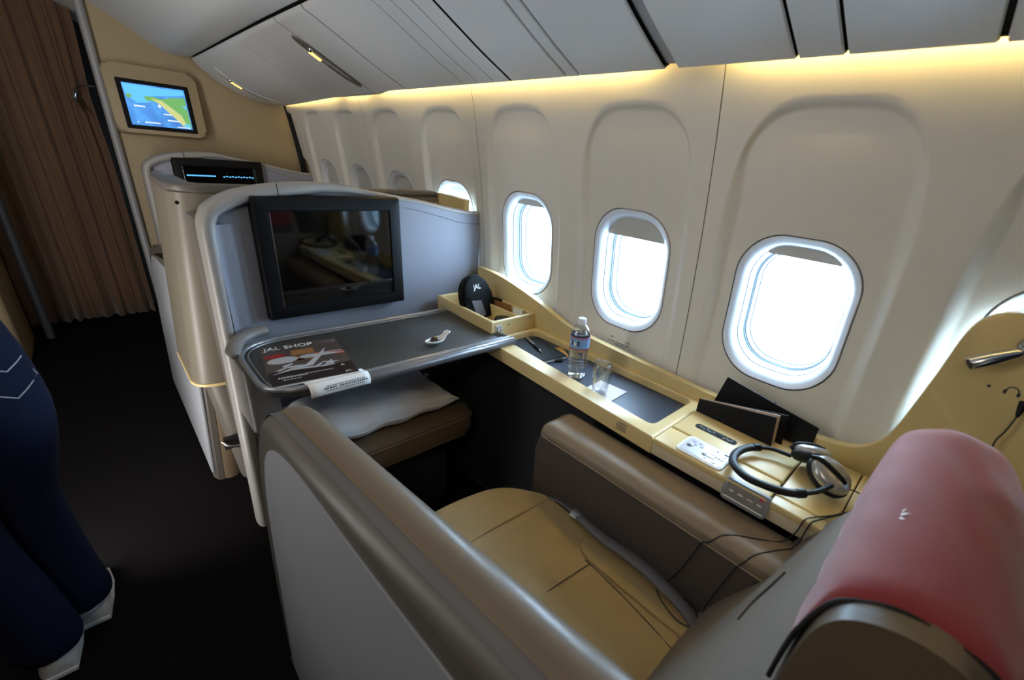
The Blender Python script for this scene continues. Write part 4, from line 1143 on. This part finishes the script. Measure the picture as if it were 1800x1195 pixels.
# cable: deck, armrest, seat
cab = thing('headphone_cable', 'thin black headphone cable trailing from the console over the armrest to the seat', 'cable', (1.0, .0, .784))
dz = .7865
c1 = cat([(1.050, .048, .806), (1.075, .030, .798), (1.085, .005, dz), (1.055, .000, dz), (1.01, .020, dz), (.96, .045, dz), (.92, .070, .788), (.897, .082, .786), (.890, .088, .750), (.880, .105, .719), (.850, .140, .7175), (.825, .175, .7175), (.803, .200, .7135), (.789, .213, .6985), (.7825, .222, .688), (.7805, .232, .68), (.7805, .25, .61), (.780, .268, .55), (.772, .285, .514), (.757, .295, .500), (.738, .272, .498), (.722, .225, .4985), (.725, .195, .500), (.745, .182, .501)], 7)
tube('cable', c1, .0016, M['rubber'], cab, n=6)
c2 = cat([(.745, .182, .502), (.765, .195, .506), (.772, .218, .512), (.762, .235, .516), (.745, .228, .512), (.738, .205, .505), (.750, .186, .503), (.772, .185, .512), (.7795, .180, .55), (.7805, .165, .62), (.7805, .150, .68), (.7825, .146, .688), (.789, .140, .6985), (.803, .131, .7135), (.825, .117, .7175), (.850, .102, .7175), (.882, .080, .721), (.890, .074, .750), (.897, .070, .786), (.92, .060, .789), (.96, .040, .789), (1.02, .010, .788), (1.08, -.02, .788), (1.12, -.05, .7865), (1.15, -.10, .7865)], 7)
tube('cable', c2, .0016, M['rubber'], cab, n=6)
c3 = cat([(1.195, -.152, 1.062), (1.186, -.151, 1.045), (1.178, -.146, 1.01), (1.180, -.141, .98), (1.172, -.146, .93), (1.165, -.15, .85), (1.15, -.15, .80), (1.15, -.10, .7865)], 6)
tube('cable', c3, .0016, M['rubber'], cab, n=6)
tube('plug', [(1.196, -.150, 1.074), (1.188, -.151, 1.062), (1.184, -.151, 1.045)], [.006, .006, .003], M['blackpl'], cab, n=10)

# ------------------------------------------------------------------ our seat
se = thing('seat', 'tan leather first class seat with grey backrest and padded window armrest', 'seat', (.6, .4, 0))
prism('seat_cushion', rpoly([(.33, .10), (.782, .10), (.782, .715), (.70, .835), (.55, .862), (.33, .862)], [.02, .02, .03, .08, .05, .05], 6), 'z', .34, .487, M['leather'], se, .028, 5, smooth=60)
prism('cushion_bolster', rpoly([(.695, .16), (.776, .16), (.776, .50), (.715, .515), (.693, .47)], [.01, .01, .02, .03, .03], 5), 'z', .44, .497, M['leather'], se, .012, 3, smooth=60)
def wrinkle(x, y):
    return .0016*math.sin(38*(x-.3)+24*y)*math.exp(-((y-.40)/.16)**2)+.0020*math.sin(30*y-16*x+1)*math.exp(-((x-.56)/.16)**2)+.0012*math.sin(61*y+20*x)
def cover_pt(x, y):
    e = min(x-.345, .765-x, y-.17, (.835-y) if x < .62 else .835-y-(x-.62)*.7, .05)
    e = max(0, e)/.05
    return (x, y, .4856+.0034*e+wrinkle(x, y)*e)
GW = []
for i in range(57):
    y = .17+.665*i/56
    x1 = .765 if y < .73 else .765-(y-.73)*1.25
    GW.append([cover_pt(.345+(x1-.345)*j/40, y) for j in range(41)])
cw = sheet('cushion_cover', GW, M['leather'], se, smooth=80)
def seam(nm, pts, par, m=M['dark'], r=.0012): return tube(nm, cat(pts, 5), r, m, par, n=5)
seam('seat_seam', [(.40, .474, .4898), (.557, .468, .4902), (.689, .454, .4898)], se)
seam('seat_seam', [(.44, .70, .490), (.545, .707, .4905), (.66, .70, .490), (.770, .692, .487)], se, M['leather'], .003)
seam('seat_seam', [(.692, .47, .4895), (.684, .36, .490), (.672, .26, .490), (.660, .18, .488)], se)
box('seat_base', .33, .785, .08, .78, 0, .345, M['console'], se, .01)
# window side armrest
prism('armrest_body', rpoly([(.08, .30), (.775, .30), (.775, .684), (.08, .684)], [0, .05, .05, 0], 6), 'x', .786, .925, M['armside'], se, .010, 3, smooth=50)
rslab('armrest_pad', rpoly([(.02, .60), (.778, .60), (.778, .717), (.02, .717)], [0, .01, .05, 0], 8), .7865, .9245, .034, M['armtop'], se, 8, False)
seam('armrest_seam', [(.7838, .752, .680), (.7834, .5, .682), (.7832, .2, .682), (.7835, .06, .682)], se, M['armtop'], .0022)
# backrest
BR = [(.24, .40), (.205, .47), (.155, .575), (.100, .68), (.050, .78), (.004, .87), (-.03, .93), (-.06, 1.0), (-.20, 1.0), (-.19, .80), (-.10, .60), (.0, .36), (.12, .34)]
prism('backrest', BR, 'x', .40, .925, M['fabric'], se, .035, 5, smooth=60)
seam('backrest_seam', [(.66, .0975, .688), (.70, .092, .700), (.74, .078, .728), (.77, .068, .748)], se, M['armside'], .0022)
HR = [(p.x, p.y) for p in cat([(.016, .76, 0), (.010, .88, 0), (.004, .97, 0), (-.004, 1.03, 0), (-.020, 1.062, 0), (-.048, 1.080, 0), (-.085, 1.084, 0), (-.125, 1.068, 0), (-.158, 1.02, 0), (-.172, .92, 0), (-.170, .80, 0)], 4)]
prism('headrest', HR, 'x', .398, .888, M['headside'], se, .028, 5, smooth=60)
cv = thing('headrest_cover', 'red cloth cover draped over the seat headrest with small white emblems', 'headrest cover', (.65, -.05, .88))
off = inset(HR+[(-.10, .78)], -.006)[:len(HR)]
seq = [p for p in off if not (p[0] > -.05 and p[1] < .882)]
G = []
for ix in range(29):
    x = .426+.466*ix/28
    e = .004*math.sin(ix*.9)*.4
    row = []
    dr = .010*math.exp(-((x-.892)/.02)**2)+.014*math.exp(-((x-.426)/.012)**2)
    for i, p in enumerate(seq):
        row.append((x, p[0]+.0012*math.sin(x*60+i*.5)*(1 if p[0] > -.02 else .6), p[1]-dr*(.6 if p[1] > 1.0 else .1)+.0012*math.sin(x*40+i)))
    G.append(row)
cs = sheet('cover_cloth', G, M['red'], cv, thick=.003, smooth=80)
tube('cover_hem', [r[0] for r in G], .0022, M['red'], cv, n=6)
tube('cover_border', [G[0][i] for i in range(len(seq))], .0032, M['dark'], cv, n=6)
em = [(0, .022), (.004, .008), (.016, .018), (.010, .002), (.012, -.010), (.003, -.006), (.0, -.022), (-.004, -.006), (-.013, -.008), (-.010, .004), (-.017, .016), (-.005, .009)]
mt = frame((-1, 0, 0), (0, -.72, .70), (.585, -.0265, 1.0735))
flat('crane_emblem', [em], mt @ Matrix.Scale(.8, 4), M['white'], cs, .001)
mt = frame((-1, 0, 0), (0, -.75, .66), (.468, -.0255, 1.0728))
flat('small_emblem', [rect(0, 0, .020, .004), rect(-.004, .008, .012, .003), rect(.004, -.008, .010, .003)], mt, M['white'], cs, .001)
# seat belt
bl = cat([(.790, .695, .482), (.792, .65, .494), (.786, .60, .500), (.776, .552, .505), (.764, .467, .512), (.768, .40, .514), (.767, .324, .514), (.760, .25, .508), (.752, .205, .502), (.742, .178, .492)], 6)
n = len(bl)
tube('belt_webbing', bl[:20], .017, M['belt'], se, n=10, flat=.25, up=Vector((.45, 0, .9)))
tube('belt_pad', bl[17:], [.024+.008*math.sin(PI*i/(n-18)) for i in range(n-17)], M['belt'], se, n=12, flat=.42, up=Vector((.55, 0, .83)))
box('belt_buckle', -.018, .018, -.024, .024, -.005, .007, M['steel'], se, .003, mtx=frame((.9, .2, .3), (-.2, 1, 0), (.781, .575, .507)))

# ------------------------------------------------------------------ passenger in the aisle (seen from behind, waist down in the frame)
def skin_mesh(nodes, edges, root):
    me = bpy.data.meshes.new('tmp'); me.from_pydata([n[0] for n in nodes], edges, []); o = bpy.data.objects.new('tmp', me); C.objects.link(o)
    s = o.modifiers.new('skin', 'SKIN'); s.use_smooth_shade = True
    for i, nd in enumerate(nodes):
        d = me.skin_vertices[0].data[i]; d.radius = nd[1] if isinstance(nd[1], tuple) else (nd[1], nd[1]); d.use_root = (i == root)
    sb = o.modifiers.new('sub', 'SUBSURF'); sb.levels = 2; sb.render_levels = 2
    dg = bpy.context.evaluated_depsgraph_get(); dg.update()
    m2 = bpy.data.meshes.new_from_object(o.evaluated_get(dg)); bpy.data.objects.remove(o)
    return m2
def body_part(name, nodes, edges, root, m, par):
    me = skin_mesh(nodes, edges, root); me.name = name
    for p in me.polygons: p.use_smooth = True
    me.materials.clear(); me.materials.append(m)
    return link(bpy.data.objects.new(name, me), par)
px_, py_ = -.30, 1.53
pe_ = thing('person', 'person standing in the aisle with back turned, in blue jeans and pale shoes', 'person', (px_, py_, 0))
q = lambda x, y, z: (px_+x, py_+y, z)
nodes = [(q(0, 0, .96), (.105, .085)), (q(-.06, .02, 1.12), (.10, .08)), (q(-.16, .05, 1.28), (.13, .10)), (q(-.24, .07, 1.41), (.10, .08)), (q(-.27, .08, 1.48), .052), (q(-.28, .10, 1.56), (.062, .075)), (q(-.28, .10, 1.65), (.070, .085)), (q(-.28, .095, 1.71), (.045, .055)),
 (q(.065, .0, .86), .075), (q(.0, .045, .50), .052), (q(.022, .07, .10), .036), (q(.03, .16, .045), .032),
 (q(-.095, -.03, .86), .075), (q(-.095, -.06, .50), .052), (q(-.045, -.06, .10), .036), (q(-.045, .03, .045), .032),
 (q(-.12, .09, 1.38), .05), (q(-.16, .22, 1.17), .040), (q(-.22, .40, 1.14), .028), (q(-.23, .46, 1.14), (.022, .034)),
 (q(-.40, .06, 1.40), .05), (q(-.43, .12, 1.16), .040), (q(-.37, .32, 1.10), .028), (q(-.36, .38, 1.10), (.022, .034))]
edges = [(0, 1), (1, 2), (2, 3), (3, 4), (4, 5), (5, 6), (6, 7), (0, 8), (8, 9), (9, 10), (10, 11), (0, 12), (12, 13), (13, 14), (14, 15), (3, 16), (16, 17), (17, 18), (18, 19), (3, 20), (20, 21), (21, 22), (22, 23)]
for sx, hx, hy in ((1, -.23, .46), (-1, -.36, .38)):
    base = 19 if sx > 0 else 23
    for k, (a, ln) in enumerate(((-.022, .066), (-.008, .076), (.007, .070), (.021, .056))):
        i = len(nodes)
        nodes += [(q(hx-sx*.01, hy+.035, (1.14 if sx > 0 else 1.10)-a), .0085), (q(hx-sx*.03, hy+.035+ln*.55, (1.135 if sx > 0 else 1.095)-a), .0080), (q(hx-sx*.06, hy+.035+ln*.7, (1.13 if sx > 0 else 1.09)-a), .0070)]
        edges += [(base, i), (i, i+1), (i+1, i+2)]
    i = len(nodes)
    nodes += [(q(hx-sx*.03, hy+.005, (1.165 if sx > 0 else 1.125)), .0105), (q(hx-sx*.055, hy+.03, (1.175 if sx > 0 else 1.135)), .009)]
    edges += [(base, i), (i, i+1)]
body_part('body', nodes, edges, 0, M['skin'], pe_)
jn = [(q(-.025, .005, 1.10), (.112, .100)), (q(0, -.01, .93), (.155, .125)), (q(.062, .0, .80), .092), (q(.0, .045, .50), .074), (q(.008, .068, .22), .074), (q(.022, .07, .05), .080),
      (q(-.092, -.02, .80), .095), (q(-.095, -.06, .50), .074), (q(-.055, -.06, .22), .072), (q(-.045, -.06, .045), .080)]
je = body_part('jeans', jn, [(0, 1), (1, 2), (2, 3), (3, 4), (4, 5), (1, 6), (6, 7), (7, 8), (8, 9)], 0, M['denim'], pe_)
for cx, cy in ((.022, .07), (-.045, -.06)):
    c_ = q(cx, cy, 0)
    vs = [v.co for v in je.data.vertices if .03 < v.co.z < .075 and (v.co.x-c_[0])**2+(v.co.y-c_[1])**2 < .012]
    if vs:
        mx_ = sum(v.x for v in vs)/len(vs); my_ = sum(v.y for v in vs)/len(vs); zr = min(v.z for v in vs)+.004
        r_ = sum(math.hypot(v.x-mx_, v.y-my_) for v in vs)/len(vs)
        tube('jeans_hem', [(mx_+r_*math.cos(a), my_+r_*math.sin(a), zr+.008) for a in [2*PI*i/24 for i in range(24)]], .005, M['stitch'], je, n=6, closed=True)
# stitched hip pocket and side seam
def onj(x, z): return q(x, -.125-.02*math.cos(x*8), z)
def proj(pts): return [Vector(onj(a, b)) for a, b in pts]
body_part('shirt', [(q(-.012, .0, 1.02), (.130, .112)), (q(-.075, .02, 1.16), (.13, .105)), (q(-.165, .05, 1.29), (.145, .115)), (q(-.24, .07, 1.40), (.11, .09)), (q(-.115, .085, 1.38), .060), (q(-.14, .155, 1.27), .052), (q(-.41, .06, 1.39), .062), (q(-.43, .10, 1.26), .055)],
          [(0, 1), (1, 2), (2, 3), (3, 4), (4, 5), (3, 6), (6, 7)], 1, M['shirt'], pe_)
hq = lambda x, y, z: q(x-.28, y+.085, z)
bm = bmesh.new(); bmesh.ops.create_uvsphere(bm, u_segments=24, v_segments=16, radius=1)
bmesh.ops.scale(bm, vec=(.082, .098, .092), verts=bm.verts); bmesh.ops.translate(bm, vec=hq(0, .0, 1.665), verts=bm.verts); fin(bm, 'hair', M['hair'], pe_, 180)
bm = bmesh.new()
for sx in (-1, 1):
    r_ = bmesh.ops.create_uvsphere(bm, u_segments=10, v_segments=8, radius=.011); bmesh.ops.translate(bm, vec=hq(.030*sx, .098, 1.615), verts=r_['verts'])
fin(bm, 'eyes', M['porcelain'], pe_, 180)
bm = bmesh.new()
r_ = bmesh.ops.create_uvsphere(bm, u_segments=10, v_segments=8, radius=.014); bmesh.ops.scale(bm, vec=(.8, 1.2, 1.4), verts=r_['verts']); bmesh.ops.translate(bm, vec=hq(0, .108, 1.585), verts=r_['verts'])
for sx in (-1, 1):
    r_ = bmesh.ops.create_uvsphere(bm, u_segments=10, v_segments=8, radius=.02); bmesh.ops.scale(bm, vec=(.4, 1, 1.5), verts=r_['verts']); bmesh.ops.translate(bm, vec=hq(.078*sx, .01, 1.60), verts=r_['verts'])
fin(bm, 'nose_and_ears', M['skin'], pe_, 180)
box('mouth', px_-.30, px_-.26, py_+.183, py_+.191, 1.545, 1.553, M['labelred'], pe_, .003)
for cx, cy in ((.028, .115), (-.045, -.02)):
    R = []
    for f, w_, h_ in ((-.09, .030, .045), (-.07, .038, .062), (0, .040, .07), (.06, .044, .055), (.11, .042, .042), (.145, .024, .030)):
        R.append([q(cx+w_*math.cos(a), cy+f, .014+h_*max(0, math.sin(a))) for a in [2*PI*i/16 for i in range(16)]])
    s_ = rings('shoe', R, M['shoe'], pe_, smooth=70)
    prism('shoe_sole', [(p[0]+px_+cx, p[1]+py_+cy) for p in [(-.032, -.095), (.032, -.095), (.044, 0), (.048, .07), (.040, .13), (0, .152), (-.040, .13), (-.048, .07), (-.044, 0)]], 'z', .001, .017, M['sole'], s_, .003, 1)
# pocket stitching lies on the denim surface
dg = bpy.context.evaluated_depsgraph_get(); dg.update()
def drape(name, pts, r):
    out = []
    for a, b in pts:
        hit, loc, nrm, _ = je.ray_cast(je.matrix_world.inverted() @ Vector(q(a, -.6, b)), Vector((0, 1, 0)))
        if hit: out.append(loc+nrm*r*.5)
    if len(out) > 2: tube(name, out, r, M['stitch'], je, n=5)
seg = lambda A, n=6: [(A[i][0]+(A[i+1][0]-A[i][0])*j/n, A[i][1]+(A[i+1][1]-A[i][1])*j/n) for i in range(len(A)-1) for j in range(n)]+[A[-1]]
drape('pocket_stitch', seg([(.035, .98), (.13, .97), (.135, .86), (.085, .82), (.035, .86), (.035, .98)]), .0016)
drape('pocket_stitch', seg([(.04, .92), (.085, .885), (.13, .915)]), .0016)
drape('yoke_stitch', seg([(.0, .985), (.08, 1.0), (.15, 1.015)]), .0016)
drape('pocket_stitch', seg([(-.035, .98), (-.13, .97), (-.135, .86), (-.085, .82), (-.035, .86), (-.035, .98)]), .0016)
